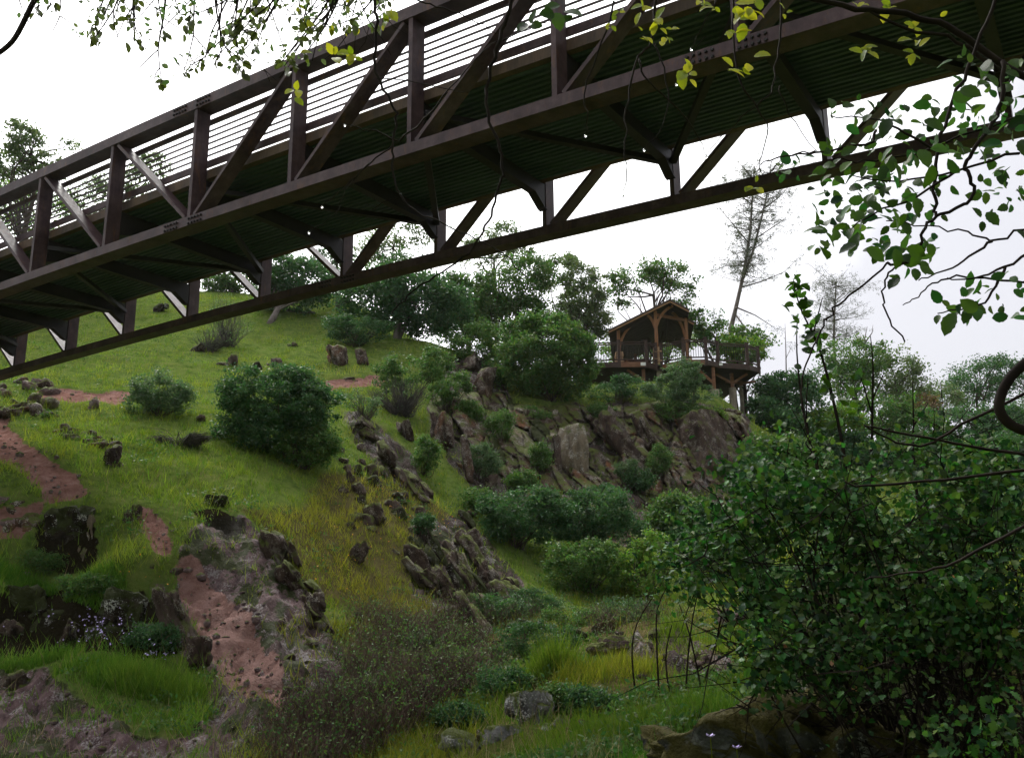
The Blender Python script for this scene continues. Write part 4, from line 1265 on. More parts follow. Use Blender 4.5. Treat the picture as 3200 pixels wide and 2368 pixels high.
TREES = [
 ('oak_tree', 'dense dark green oak grove tree under the bridge at the hilltop', 47, [(1180, 940, 120, 110), (1320, 950, 120, 115), (1250, 880, 110, 70), (1400, 960, 70, 80)], 1240, dict(mat='leaf_dark', ncl=270, per=80, spread=.6, leaf=.2, stems=2, bark='bark_grey', inner=.3)),
 ('oak_tree', 'green tree with pale trunk on the ridge just below the bridge posts', 50, [(880, 850, 80, 75), (960, 890, 100, 90), (850, 920, 50, 60)], 842, dict(mat='leaf_dark', ncl=140, per=70, bark='bark_grey', base_py=1010)),
 ('oak_tree', 'thin leafed tall tree seen between the bridge chord and deck', 57, [(1230, 755, 85, 75), (1330, 715, 60, 60), (1150, 790, 60, 50)], 1250, dict(mat='leaf_pale', ncl=70, per=55, spread=.6)),
 ('oak_tree', 'slim tree whose crown tops the bridge chord at mid picture', 57, [(1570, 730, 62, 42), (1600, 790, 100, 55), (1490, 790, 60, 50)], 1560, dict(mat='leaf_pale', ncl=60, per=55, spread=.55)),
 ('oak_tree', 'pale oak with dark crooked limbs left of the lookout', 53, [(1590, 900, 120, 85), (1660, 850, 90, 60), (1520, 960, 80, 90), (1650, 980, 80, 70)], 1620, dict(mat='leaf_oak', ncl=190, per=70, limbs=26)),
 ('oak_tree', 'hazy grey green oak rising behind the big bush beside the lookout', 56, [(1760, 870, 100, 75), (1840, 920, 65, 80), (1800, 1000, 95, 80), (1880, 1010, 40, 60)], 1790, dict(mat='leaf_pale', ncl=190, per=65, limbs=26)),
 ('oak_tree', 'spreading oak whose crown stands over the pavilion roof', 53, [(1990, 880, 95, 50), (2080, 860, 70, 40), (2130, 920, 60, 45), (1950, 920, 50, 40), (2030, 850, 60, 30)], 2005, dict(mat='leaf_oak', ncl=75, per=60, limbs=22, spread=.45)),
 ('oak_tree', 'small bushy tree filling the gap behind the deck railing', 53, [(2200, 1010, 60, 45), (2160, 980, 40, 40), (2250, 1050, 80, 45), (2330, 1070, 70, 45)], 2230, dict(mat='leaf_oak', ncl=80, per=60, spread=.45)),
 ('oak_tree', 'bright green tree seen through the pavilion under its roof', 62, [(2030, 1085, 110, 50), (2110, 1060, 70, 40), (1940, 1090, 60, 40)], 2040, dict(mat='leaf_bright', ncl=110, per=60, spread=.6)),
 ('oak_tree', 'bright green young tree beyond the corner of the deck', 51, [(2330, 1100, 70, 60), (2280, 1070, 50, 40)], 2320, dict(mat='leaf_bright', ncl=50, per=60, spread=.4)),
 ('oak_tree', 'tall pale oak above the bridge railing at the far left', 47, [(85, 440, 55, 60), (30, 510, 70, 60), (150, 520, 60, 45), (205, 465, 30, 18), (50, 390, 30, 18)], 80, dict(mat='leaf_pale', ncl=80, per=60, spread=.42, limbs=30)),
 ('oak_tree', 'broad spring green tree seen through the railing at the far left', 52, [(110, 660, 140, 90), (10, 620, 110, 80)], 100, dict(mat='leaf_bright', ncl=100, per=60, spread=.6)),
 ('oak_tree', 'round green tree seen through the railing nearer midspan', 52, [(330, 630, 110, 80), (430, 560, 80, 60), (480, 510, 50, 40)], 380, dict(mat='leaf_pale', ncl=100, per=60, spread=.5)),
 ('oak_tree', 'full green tree filling the ridge gap between grove and pale oak', 52, [(1450, 930, 80, 90), (1500, 1000, 70, 70), (1420, 1010, 60, 60)], 1460, dict(mat='leaf_oak', ncl=150, per=70, spread=.55)),
 ('oak_tree', 'small round tree on the hill crest left of the pale trunked one', 58, [(740, 860, 70, 55), (680, 890, 50, 40)], 720, dict(mat='leaf_oak', ncl=80, per=60, spread=.5)),
 ('oak_tree', 'dark tree showing under the deck between the far truss posts', 53, [(1080, 860, 80, 60), (1020, 820, 60, 50)], 1060, dict(mat='leaf_dark', ncl=60, per=60, spread=.5)),
 ('oak_tree', 'tallest rounded green tree of the far wood right of the lookout', 62, [(2680, 1120, 110, 85), (2640, 1180, 100, 70)], 2670, dict(mat='leaf_oak', ncl=110, per=70, spread=.6)),
 ('oak_tree', 'mid green tree of the far wood right of the tallest one', 63, [(2790, 1170, 90, 90), (2830, 1230, 80, 60)], 2790, dict(mat='leaf_pale', ncl=100, per=70, spread=.6)),
 ('oak_tree', 'dark dome shaped tree just below the lookout edge', 50, [(2480, 1250, 100, 80), (2420, 1210, 60, 50)], 2470, dict(mat='leaf_dark', ncl=110, per=70, spread=.5)),
 ('oak_tree', 'bluish dark tree at the end of the far wood near the picture edge', 70, [(3080, 1180, 110, 80), (3000, 1230, 80, 60)], 3060, dict(mat='leaf_dark', ncl=100, per=70, spread=.7)),
 ('oak_tree', 'last dark tree of the far wood at the picture edge', 70, [(3200, 1190, 100, 80), (3300, 1200, 90, 90)], 3210, dict(mat='leaf_dark', ncl=90, per=70, spread=.7)),
 ('oak_tree', 'low pale tree in the dip of the far wood', 66, [(2940, 1250, 90, 60), (2880, 1270, 60, 50)], 2920, dict(mat='leaf_pale', ncl=80, per=60, spread=.6)),
 ('oak_tree', 'bright lime green bush tree at the foot of the far wood', 50, [(2540, 1350, 110, 70), (2620, 1330, 90, 70)], 2560, dict(mat='leaf_bright', ncl=110, per=70, spread=.45)),
 ('oak_tree', 'green thicket tree in front of the far wood', 54, [(2730, 1300, 130, 70), (2840, 1330, 110, 60)], 2760, dict(mat='leaf_oak', ncl=120, per=70, spread=.5)),
 ('oak_tree', 'dark thicket tree low at the right of the far wood', 56, [(3000, 1330, 140, 60), (3140, 1320, 110, 60)], 3050, dict(mat='leaf_dark', ncl=120, per=70, spread=.55)),
 ('oak_tree', 'rust tinged small tree in the far wood', 58, [(2905, 1290, 45, 50)], 2905, dict(mat='leaf_red', ncl=40, per=50, spread=.4)),
 ('oak_tree', 'round dark tree on the slope under the far wood', 48, [(2430, 1340, 90, 70), (2380, 1290, 50, 50)], 2420, dict(mat='leaf_dark', ncl=100, per=60, spread=.45)),
]
for k, (nm, lab, Y, bl, bp, kw) in enumerate(TREES):
    make_tree(nm, lab, Y, bl, bp, seed=40 + k, group='trees on the hill and beyond', **kw)

def make_shrub(label, bl, base, leaf=0.1, ncl=120, per=60, spread=0.22, mat='leaf_dark', seed=1, inner=0.5, stems=10, bark='bark', stem_r=0.025, dY=0.0, name='shrub', bare=16):
    rng = np.random.default_rng(seed); rr = random.Random(seed)
    h_ = hit(*base)
    Y = h_[1] + dY
    b0 = np.array([h_[0], Y, gz1(h_[0], Y) - 0.08])
    bl = list(bl)
    for px_, py_, rx_, ry_ in [b[:4] for b in bl]:
        for _ in range(4):
            a = rr.uniform(-.3, math.pi + .3)
            f = rr.uniform(.22, .42)
            bl.append((px_ + math.cos(a) * rx_ * .95, py_ - math.sin(a) * ry_ * .95, rx_ * f, ry_ * f))
    blobs = blobs_px(bl, Y)
    t = thing(name, label, 'shrub', b0, 'shrubs on the hillside')
    me, C = crown_mesh('crown', blobs, ncl, per, spread, leaf, rng, mat, inner)
    me.transform(Matrix.Translation(-Vector(b0)))
    link('crown', me, M[mat], t)
    mb = MB()
    for k in range(stems):
        e = C[rr.randrange(len(C))]
        mb.tube(wiggle(b0 + [rr.uniform(-.2, .2), rr.uniform(-.1, .1), 0], e, 5, 0.1, rr), [stem_r * (1 - .8 * i / 4) for i in range(5)], 4, cap=False)
    for k in range(bare):
        c, r_ = blobs[rr.randrange(len(blobs))]
        e = c + np.array([rr.uniform(-1.1, 1.1) * r_[0], rr.uniform(-1, 1) * r_[1], rr.uniform(-.7, 1.15) * r_[2]])
        mb.tube(wiggle(b0 + [rr.uniform(-.5, .5) * r_[0], 0, 0], e, 4, 0.15, rr), [.012, .009, .006, .003], 3, cap=False)
    mb.build('stems', M[bark], t)
    return t
make_shrub('small rounded grey green bush on the grass by the red trail', [(500, 1230, 80, 62), (450, 1260, 60, 40), (555, 1250, 50, 50)], (500, 1300), .085, 150, 60, .2, 'leaf_blue', 201)
make_shrub('largest dense green bush in the middle of the grass slope', [(860, 1270, 160, 110), (760, 1310, 80, 90), (970, 1300, 90, 90), (870, 1350, 150, 80), (900, 1200, 90, 50)], (870, 1420), .1, 420, 80, .24, 'leaf_dark', 202, inner=.6, stems=16)
make_shrub('lower lobe bush hanging below the largest bush', [(940, 1405, 90, 55), (1000, 1380, 60, 45)], (940, 1462), .09, 150, 60, .2, 'leaf_oak', 203)
make_shrub('large domed green bush beside the lookout deck', [(1700, 1110, 150, 110), (1640, 1160, 100, 90), (1780, 1150, 80, 90), (1740, 1060, 90, 60)], (1720, 1255), .16, 460, 80, .34, 'leaf_oak', 204, inner=.6, stems=16)
make_shrub('rounded bush left of the domed bush above the cliff', [(1490, 1085, 75, 65), (1560, 1070, 60, 60)], (1500, 1150), .12, 150, 60, .28, 'leaf_oak', 205, dY=.8)
make_shrub('green leafy top bush over grey twigs beside the cliff', [(1280, 1160, 90, 50), (1360, 1150, 50, 60), (1230, 1190, 50, 45)], (1270, 1290), .11, 120, 60, .25, 'leaf_oak', 206)
make_shrub('grey bare twig bush at the foot of the leafy top bush', [(1240, 1240, 80, 50)], (1250, 1300), .06, 14, 20, .2, 'leaf_blue', 207, bark='twig_grey', bare=320)
make_shrub('dark green ravine bush nearest the yellow spur', [(1620, 1600, 110, 80), (1560, 1640, 60, 60), (1690, 1640, 70, 60)], (1620, 1715), .1, 230, 70, .24, 'leaf_dark', 208, inner=.6)
make_shrub('dark green ravine bush with a shadowed hollow', [(1860, 1610, 120, 70), (1940, 1680, 80, 80), (1800, 1640, 70, 60)], (1880, 1760), .1, 260, 70, .24, 'leaf_dark', 209, inner=.6)
make_shrub('brighter green ravine bush in front of the dark hollow', [(1830, 1760, 110, 60), (1770, 1790, 70, 50), (1900, 1800, 90, 60)], (1830, 1850), .09, 230, 70, .22, 'leaf_oak', 210, inner=.6)
make_shrub('loose green bush at the ravine edge beside the near shrub', [(2010, 1790, 80, 60), (2060, 1720, 60, 50)], (2020, 1870), .08, 120, 60, .2, 'leaf_bright', 211)
make_shrub('sparse leggy bush on the upper meadow under the bridge', [(720, 1010, 70, 60), (700, 960, 50, 50)], (715, 1085), .08, 40, 30, .3, 'leaf_blue', 212, bare=120, bark='twig_grey')
make_shrub('tangled grey brush next to the leggy bush on the upper meadow', [(650, 1060, 60, 30)], (650, 1100), .06, 10, 20, .2, 'leaf_blue', 213, bare=160, bark='twig_grey')
make_shrub('pale green bush growing under the lookout deck', [(2130, 1180, 60, 50), (2090, 1220, 60, 40), (2170, 1230, 60, 40)], (2130, 1275), .11, 170, 60, .24, 'leaf_blue', 214, dY=-.8)
make_shrub('light green bush on a cliff ledge', [(1495, 1425, 46, 38), (1520, 1460, 40, 30)], (1500, 1480), .09, 90, 50, .2, 'leaf_blue', 215, dY=-.7)
make_shrub('small green bush tucked between the upper cliff slabs', [(1565, 1335, 36, 50)], (1565, 1390), .09, 70, 50, .2, 'leaf_oak', 216, dY=-.7)
make_shrub('tiny bush at the foot of the tall tan slab', [(1955, 1465, 34, 26)], (1955, 1495), .08, 50, 40, .15, 'leaf_blue', 217, dY=-.7)
make_shrub('green tuft bush on the grass under the lookout piers', [(2330, 1240, 60, 40), (2400, 1220, 50, 50)], (2340, 1290), .11, 110, 60, .24, 'leaf_oak', 218)
make_shrub('leafy bush to the side of the upper slabs', [(1415, 1210, 50, 40), (1370, 1230, 40, 40)], (1390, 1280), .1, 90, 50, .2, 'leaf_oak', 219, dY=-.5)
make_shrub('dark little bush on the yellow spur', [(1325, 1640, 30, 34)], (1325, 1680), .07, 50, 40, .14, 'leaf_dark', 220, dY=-.3)
make_shrub('twiggy sprouting bush beside the slanting outcrop', [(1150, 1270, 40, 30), (1110, 1250, 30, 30)], (1140, 1320), .08, 40, 30, .2, 'leaf_blue', 221, bare=40)
make_shrub('dark scrub under the tree grove on the hilltop', [(1130, 1040, 80, 40), (1060, 1020, 50, 40)], (1110, 1085), .12, 110, 50, .3, 'leaf_dark', 222, bare=60)
make_shrub('dark scrub hugging the cliff top behind the slabs', [(1900, 1230, 80, 30), (1970, 1210, 60, 30)], (1930, 1262), .1, 110, 50, .22, 'leaf_dark', 223)
make_shrub('dark dead brush heap lying on the grass', [(560, 1368, 85, 24)], (560, 1392), .04, 6, 10, .1, 'leaf_dark', 224, bark='twig_grey', bare=420, name='brush_heap')
make_shrub('low leafy scrub on the ravine floor behind the grass clump', [(1560, 1900, 90, 40), (1480, 1960, 60, 30)], (1560, 1950), .06, 130, 50, .18, 'leaf_dark', 225)
make_shrub('green scrub at the foot of the cliff near the shrub leaves', [(2200, 1650, 90, 60), (2120, 1700, 70, 50)], (2180, 1720), .1, 140, 60, .24, 'leaf_dark', 226)
make_shrub('dark leafy plant growing on the burnt looking rock', [(1640, 1990, 70, 46), (1600, 2040, 60, 50), (1740, 2000, 60, 40)], (1640, 2070), .05, 160, 50, .14, 'leaf_dark', 227, dY=-.4)

# ------------------------------------------------------------------ gaunt pine and other bare trunks
def pine(label, Y, trunks, branches, ntuft, seed, base_px, R0=0.16, needle=0.2, name='pine_tree'):
    rng = np.random.default_rng(seed); rr = random.Random(seed)
    b = at(base_px, 1000, Y)
    bz = gz1(b[0], b[1]) - 0.2
    t = thing(name, label, 'tree', (b[0], b[1], bz), 'pines beyond the lookout')
    mb = MB(); ends = []
    allp = []
    for k, tr in enumerate(trunks):
        pts = [at(px, py, Y) for px, py in tr]
        if k == 0:
            pts = [np.array([b[0], b[1], bz])] + pts
        n = len(pts)
        r0 = R0 if k == 0 else R0 * .55
        mb.tube(pts, [r0 * (1 - .85 * i / (n - 1)) for i in range(n)], 6)
        for a, c in zip(pts[:-1], pts[1:]):
            for s_ in np.linspace(0, 1, 5)[:-1]:
                allp.append(a + (c - a) * s_)
    for br in branches:
        pts = [at(px, py, Y + rr.uniform(-.4, .4)) for px, py in br]
        n = len(pts)
        mb.tube(pts, [R0 * .33 * (1 - .85 * i / (n - 1)) for i in range(n)], 4)
        for a, c in zip(pts[:-1], pts[1:]):
            for s_ in np.linspace(0, 1, 5)[1:]:
                ends.append(a + (c - a) * s_)
    m = len(allp)
    for k in range(ntuft // 5):
        s0 = allp[int(m * rr.uniform(.35, 1.0)) - 1]
        e = s0 + np.array([rr.gauss(0, 1.5), rr.gauss(0, .8), rr.gauss(.45, .6)])
        mb.tube(wiggle(s0, e, 4, .12, rr), [.03, .022, .015, .008], 3, cap=False)
        for q in (.55, .8, 1.0):
            ends.append(s0 + (e - s0) * q)
    mb.build('trunk', M['bark_grey'], t, smooth=True)
    ends = np.array(ends)
    k = rng.integers(0, len(ends), ntuft)
    cc = ends[k] + rng.normal(size=(ntuft, 3)) * .2
    P = np.repeat(cc, 12, 0) + rng.normal(size=(ntuft * 12, 3)) * .11
    V, F, T = leaf_quads(P, needle * 1.2, .03, rng, 0.0)
    link('needles', raw_mesh('needles', V - np.array([b[0], b[1], bz]), F, T), M['needle'], t)
pine('tall gaunt grey pine leaning right behind the lookout deck', 62,
     [[(2283, 1030), (2300, 960), (2325, 850), (2345, 720), (2352, 600), (2358, 520)], [(2318, 880), (2355, 780), (2385, 660), (2400, 590), (2410, 500)]],
     [[(2310, 900), (2380, 880), (2450, 850), (2520, 780)], [(2340, 760), (2290, 700), (2240, 640)], [(2350, 640), (2300, 600), (2260, 560)], [(2390, 650), (2430, 620), (2470, 580)], [(2370, 740), (2430, 700), (2470, 670)],
      [(2300, 960), (2360, 985), (2430, 1030)], [(2330, 830), (2270, 830), (2220, 850)], [(2300, 985), (2340, 1040), (2400, 1120)], [(2354, 560), (2320, 520), (2300, 500)], [(2405, 540), (2440, 500), (2460, 470)]],
     1300, 5, 2278, R0=.2)
pine('smaller hazy pine above the far wood', 72, [[(2605, 1080), (2608, 980), (2612, 900), (2615, 870)]], [[(2608, 980), (2560, 950), (2530, 930)], [(2610, 950), (2660, 910), (2700, 880)], [(2607, 1000), (2680, 990), (2720, 970)], [(2606, 1030), (2550, 1020), (2510, 1050)]], 520, 6, 2605, R0=.13)
pine('thin bare dead trunk beside the lookout deck', 55, [[(2458, 1240), (2456, 1100), (2453, 1010)]], [[(2456, 1120), (2470, 1090), (2478, 1075)]], 6, 7, 2460, R0=.07, name='dead_trunk')
pine('dead forked snag rising from the far wood', 66, [[(2708, 1120), (2702, 1060), (2710, 1020)], [(2704, 1070), (2725, 1040), (2728, 1015)]], [[(2702, 1080), (2680, 1050)], [(2706, 1090), (2740, 1075)]], 8, 8, 2708, R0=.1, name='dead_trunk')

# ------------------------------------------------------------------ grass and brush
def blades(P, h, w, lean, rng, tint, bend=0.35):
    """one bent tapering blade (two faces) per point"""
    n = len(P)
    a = rng.uniform(0, 2 * math.pi, n)
    d = np.c_[np.cos(a), np.sin(a), np.zeros(n)]
    b = rng.uniform(0, 2 * math.pi, n)
    s = np.c_[np.cos(b), np.sin(b), np.zeros(n)] * (w / 2)[:, None]
    ln = (lean * rng.uniform(0.2, 1.0, n) * h)[:, None]
    up = np.array([0, 0, 1.0])
    m = P + up * (h * 0.55)[:, None] + d * ln * bend
    tip = P + up * (h * 0.95)[:, None] + d * ln
    V = np.stack([P - s, P + s, m + s * 0.7, tip, m - s * 0.7], 1).reshape(-1, 3)
    i = np.arange(n)[:, None] * 5
    F = np.concatenate([i + np.array([[0, 1, 2, 4]]), i + np.array([[4, 2, 3, 3]])], 0)
    return V, F, np.repeat(tint, 5, 0)

def blade_tris(P, h, w, lean, rng, tint):
    n = len(P)
    a = rng.uniform(0, 2 * math.pi, n)
    d = np.c_[np.cos(a), np.sin(a), np.zeros(n)]
    b = rng.uniform(0, math.pi, n)
    s = np.c_[np.cos(b), np.sin(b), np.zeros(n)] * (w / 2)[:, None]
    tip = P + np.c_[d[:, :2] * (lean * h * rng.uniform(0.2, 1, n))[:, None], h * rng.uniform(.8, 1.05, n)]
    V = np.stack([P - s, P + s, tip], 1).reshape(-1, 3)
    return V, np.arange(3 * n).reshape(n, 3), np.repeat(tint, 3, 0)

def scatter(n, rng, y0=4.5, y1=62, pw=1.5):
    """points on the ground, thicker towards the camera"""
    u = rng.uniform(0, 1, n)
    e = 1 - pw
    Y = (y0 ** e + u * (y1 ** e - y0 ** e)) ** (1 / e)
    X = rng.uniform(-0.64, 0.62, n) * Y
    return X, Y
rng = np.random.default_rng(99)
X, Y = scatter(76000, rng)
tuft = np.repeat(np.arange(len(X)), 8)
thh = np.clip(rng.lognormal(0, .45, len(X)), .4, 2.6)[tuft]
tli = rng.normal(0, .16, len(X))[tuft]
thu = rng.normal(0, .14, len(X))[tuft]
X = X[tuft] + rng.normal(size=len(tuft)) * (.02 + .0022 * Y[tuft])
Y = Y[tuft] + rng.normal(size=len(tuft)) * (.03 + .004 * Y[tuft])
rk, dr, br, dry = gmask('rock', X, Y), gmask('dirt', X, Y), gmask('brush', X, Y), gmask('dry', X, Y)
pn = np.c_[X, Y, np.zeros_like(X)]
n1, n2 = fbm(pn * 0.45, 3), fbm(pn * 1.7 + 3, 3)
sx_, sy_, _d = project(np.c_[X, Y, ground(X, Y)])
keep = (rng.uniform(0, 1, len(X)) > np.clip(rk * 1.05 - np.where(Y > 24, 0.62, 0.3) * (n2 > 0.08), 0, 0.97)) & (rng.uniform(0, 1, len(X)) > dr * 1.2) & (rng.uniform(0, 1, len(X)) > br * 0.55)
keep &= ~((sy_ > 1900) & (sx_ > 650) & (n1 < 0.1) & (rng.uniform(0, 1, len(X)) < .8))
keep &= (n2 > -0.62) & (rng.uniform(0, 1, len(X)) > 0.93 * gmask('bank', X, Y))
Z = ground(X, Y)
sx, sy, sd = project(np.c_[X, Y, Z])
keep &= (sx > -250) & (sx < 3450) & (sy < 2700)
X, Y, Z, n1, n2, dry, sx, sy, thh, tli, thu = [a[keep] for a in (X, Y, Z, n1, n2, dry, sx, sy, thh, tli, thu)]
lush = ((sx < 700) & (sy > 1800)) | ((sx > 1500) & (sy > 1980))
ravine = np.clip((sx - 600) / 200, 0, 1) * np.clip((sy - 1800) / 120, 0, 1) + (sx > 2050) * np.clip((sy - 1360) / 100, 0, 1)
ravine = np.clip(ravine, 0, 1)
h = (0.10 + 0.09 * (n2 + 0.4) + 0.05 * n1) * rng.uniform(0.5, 1.5, len(X))
h = np.clip(h, 0.04, 0.4) * thh * np.where(lush, 0.85, 1.0) * np.where(sy < 1200, 0.8, 1.0)
w = 0.005 + 0.00062 * Y
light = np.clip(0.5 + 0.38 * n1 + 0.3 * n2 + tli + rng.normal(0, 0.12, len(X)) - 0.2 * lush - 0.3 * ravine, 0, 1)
hue = np.clip(0.66 - 0.38 * dry - 0.3 * np.clip(n1, 0, 1) + 0.3 * lush - 0.35 * ravine * (n1 > -.1) + thu + rng.normal(0, 0.08, len(X)), 0, 1)
V, F, T = blade_tris(np.c_[X, Y, Z - 0.01], h, w, np.full(len(X), 0.8), rng, np.c_[light, hue, dry])
gr = link('grass', raw_mesh('grass', V, F, T), M['grass'])
tag(gr, 'short spring grass covering the hillside and ravine floor', 'grass', kind='stuff')

# long grass cushions: (px,py,rx,ry,n,height,light,hue)
def cushion(spec, name, label, cat, seed, kind=None):
    rng = np.random.default_rng(seed)
    Vs, Fs, Ts, o = [], [], [], 0
    for px, py, rx, ry, n, hh, li, hu in spec:
        c = hit(px, py)
        sc = c[1] / FPX
        a = rng.uniform(0, 2 * math.pi, n); r_ = np.sqrt(rng.uniform(0, 1, n))
        x = c[0] + np.cos(a) * r_ * rx * sc
        y = c[1] + np.sin(a) * r_ * ry * sc * 3.0
        P = np.c_[x, y, ground(x, y) - 0.02 + (1 - r_ ** 2) * 0.25 * hh]
        H = hh * np.clip(rng.lognormal(-.15, .4, n), .25, 1.7) * (.6 + .5 * (fbm(np.c_[x, y, 0 * x] * 4, 2) + .5))
        V, F, T = blade_tris(P, H, np.full(n, .007 + .00045 * c[1]), np.full(n, .75), rng, np.c_[np.clip(rng.normal(li, .22, n), 0, 1), np.clip(rng.normal(hu, .1, n), 0, 1), np.zeros(n)])
        Vs.append(V); Fs.append(F + o); Ts.append(T); o += len(V)
    ob = link(name, raw_mesh(name, np.concatenate(Vs), np.concatenate(Fs), np.concatenate(Ts)), M['grass'])
    return tag(ob, label, cat, kind=kind)
cushion([(470, 2160, 130, 14, 3600, .3, .42, .8), (360, 2130, 90, 12, 1800, .22, .3, .85), (570, 2185, 66, 12, 1800, .28, .4, .8)], 'grass', 'bright long grass cushion on the rock shelf', 'grass', 31, 'stuff')
cushion([(100, 2080, 150, 8, 1500, .17, .2, .85), (300, 2085, 130, 8, 1500, .17, .25, .85), (60, 1830, 120, 14, 3000, .2, .25, 1.0), (300, 1830, 90, 14, 2500, .2, .35, .95)], 'grass', 'dark green long grass on the shaded bank', 'grass', 32, 'stuff')
cushion([(1720, 2090, 80, 16, 1400, .42, .2, .6), (1900, 2110, 170, 40, 1400, .26, .3, .15), (1850, 2330, 260, 30, 2200, .2, .25, .7), (2150, 2230, 150, 50, 1600, .24, .2, .75), (2120, 1980, 90, 30, 900, .26, .2, .6), (1500, 2250, 200, 40, 1200, .18, .25, .6)], 'grass', 'long grass clumps on the ravine floor', 'grass', 33, 'stuff')

# brown twiggy brush on the slope foot
rng = np.random.default_rng(41)
X, Y = scatter(400000, rng, 9, 30, 1.4)
b_ = gmask('brush', X, Y)
bn1 = fbm(np.c_[X, Y, 0 * X] * 0.8 + 21, 3)
k = (b_ > 0.35) & (rng.uniform(0, 1, len(X)) < 0.09 * np.clip(.55 + 1.8 * bn1, 0, 1))
X, Y = X[k], Y[k]
X, Y = X[:1300], Y[:1300]
per = 26
base = np.repeat(np.c_[X, Y, ground(X, Y)], per, 0) + rng.normal(size=(len(X) * per, 3)) * np.array([.12, .12, .02])
nb_ = len(base)
lvl = rng.uniform(0, 1, nb_)
base[:, 2] += lvl * 0.45
base[:, :2] += rng.normal(size=(nb_, 2)) * (lvl * .22)[:, None]
V, F, T = blade_tris(base, rng.uniform(.15, .5, nb_) * (1 - .4 * lvl) * np.repeat(rng.uniform(.5, 1.4, len(X)), per), rng.uniform(.005, .011, nb_), np.full(nb_, 1.3), rng, np.c_[rng.uniform(0, 1, nb_), rng.uniform(0, 1, nb_), np.zeros(nb_)])
bo = link('undergrowth', raw_mesh('undergrowth', V, F, T), M['twig_dry'])
tag(bo, 'tangled brown leafless brush along the foot of the slope', 'brush', kind='stuff')
kk = rng.integers(0, len(X), 15000)
P = np.c_[X[kk], Y[kk], ground(X[kk], Y[kk])] + rng.normal(size=(15000, 3)) * [.28, .28, .16] + [0, 0, .35]
V, F, T = leaf_quads(P, .05, .026, rng)
lo = link('foliage', raw_mesh('foliage', V, F, T), M['leaf_oak'])
tag(lo, 'sparse small green leaves among the brown brush', 'foliage', kind='stuff')
# flower specks
def specks(regions, name, label, mat, size, seed):
    rng = np.random.default_rng(seed); Vs = []
    for px, py, rx, ry, n, up in regions:
        for _ in range(n):
            g = hit(px + rng.normal() * rx * .5, py + rng.normal() * ry * .5)
            c = g + [0, 0, up * rng.uniform(.7, 1.2)]
            Vs.append(c)
    V, F, T = leaf_quads(np.array(Vs), size, size * .8, rng, .8)
    ob = link(name, raw_mesh(name, V, F, T), M[mat]); tag(ob, label, 'flowers', kind='stuff')
specks([(330, 2030, 110, 60, 80, .34), (250, 1990, 160, 50, 40, .34), (480, 2110, 80, 30, 30, .4), (1710, 1990, 70, 60, 12, .3)], 'lavender_flowers', 'tiny lavender flowers over the long grass of the near bank', 'flower', .045, 3)
specks([(1080, 1720, 160, 120, 90, .16), (1250, 1560, 150, 80, 60, .16), (430, 1800, 200, 80, 14, .2), (1380, 1650, 80, 60, 30, .16)], 'orange_flowers', 'scattered tiny orange flowers on the yellow slope', 'poppy', .04, 4)

# ------------------------------------------------------------------ near branches
def leaf_mesh(name, kind, seed):
    rr = random.Random(seed)
    n = 9
    V, F = [], []
    for i in range(n + 1):
        t = i / n
        if kind == 'oval':
            w = 0.30 * math.sin(math.pi * t ** 0.85) ** 0.75 + (0.022 if i % 2 else -0.012) * (0 < i < n)
        elif kind == 'lobed':
            w = 0.27 * math.sin(math.pi * t ** 0.9) ** 0.8 + (0.085 if i % 2 else -0.06) * (0 < i < n)
        else:
            w = 0.17 * math.sin(math.pi * t ** 0.8)
        w = max(w, 0.004)
        c = -0.16 * (t - .35) ** 2 * rr.uniform(.5, 2.0)
        f = 0.07 + 0.03 * math.sin(3 * t)
        V += [(t, -w, c + f * w * 3), (t, 0, c), (t, w, c + f * w * 3)]
    for i in range(n):
        a = i * 3
        F += [(a, a + 1, a + 4, a + 3), (a + 1, a + 2, a + 5, a + 4)]
    me = bpy.data.meshes.new(name)
    me.from_pydata(V, [], F)
    me.polygons.foreach_set('use_smooth', np.ones(len(F), bool))
    return me
def leaf_cloud(P, size, rng, kind='lobed', updir=.6, tint=None):
    """real little leaf shapes, joined"""
    src = leaf_mesh('t', kind, 3)
    v = np.array([x.co[:] for x in src.vertices])
    rows = [0, 1, 2, 3, 5, 6, 7, 9] if kind == 'lobed' else [0, 1, 3, 4, 5, 7, 9]
    idx = np.concatenate([[r * 3, r * 3 + 1, r * 3 + 2] for r in rows])
    v = v[idx]
    nr = len(rows)
    f = np.array([q for i in range(nr - 1) for q in ([i * 3, i * 3 + 1, i * 3 + 4, i * 3 + 3], [i * 3 + 1, i * 3 + 2, i * 3 + 5, i * 3 + 4])])
    bpy.data.meshes.remove(src)
    n = len(P)
    d = unit(rng.normal(size=(n, 3)) + [-.25, -.25, -.1])
    nm = rng.normal(size=(n, 3)) * .6 + [0, -.45, updir]
    nm = unit(nm - d * (nm * d).sum(1)[:, None])
    s = np.cross(nm, d)
    L = (size * rng.uniform(.5, 1.25, n))[:, None, None]
    V = P[:, None, :] + (d[:, None, :] * v[None, :, 0:1] + s[:, None, :] * v[None, :, 1:2] + nm[:, None, :] * v[None, :, 2:3]) * L
    F = f[None] + (np.arange(n) * len(v))[:, None, None]
    t = np.c_[np.clip(rng.normal(.5, .25, n), 0, 1) if tint is None else tint, rng.uniform(0, 1, n), np.zeros(n)]
    return V.reshape(-1, 3), F.reshape(-1, 4), np.repeat(t, len(v), 0)
LEAF = {}
def leaf_variant(kind, matkey, v):
    key = (kind, matkey, v)
    if key not in LEAF:
        me = leaf_mesh('leaf', kind, v * 7 + len(kind))
        me.materials.append(M[matkey])
        LEAF[key] = me
    return LEAF[key]
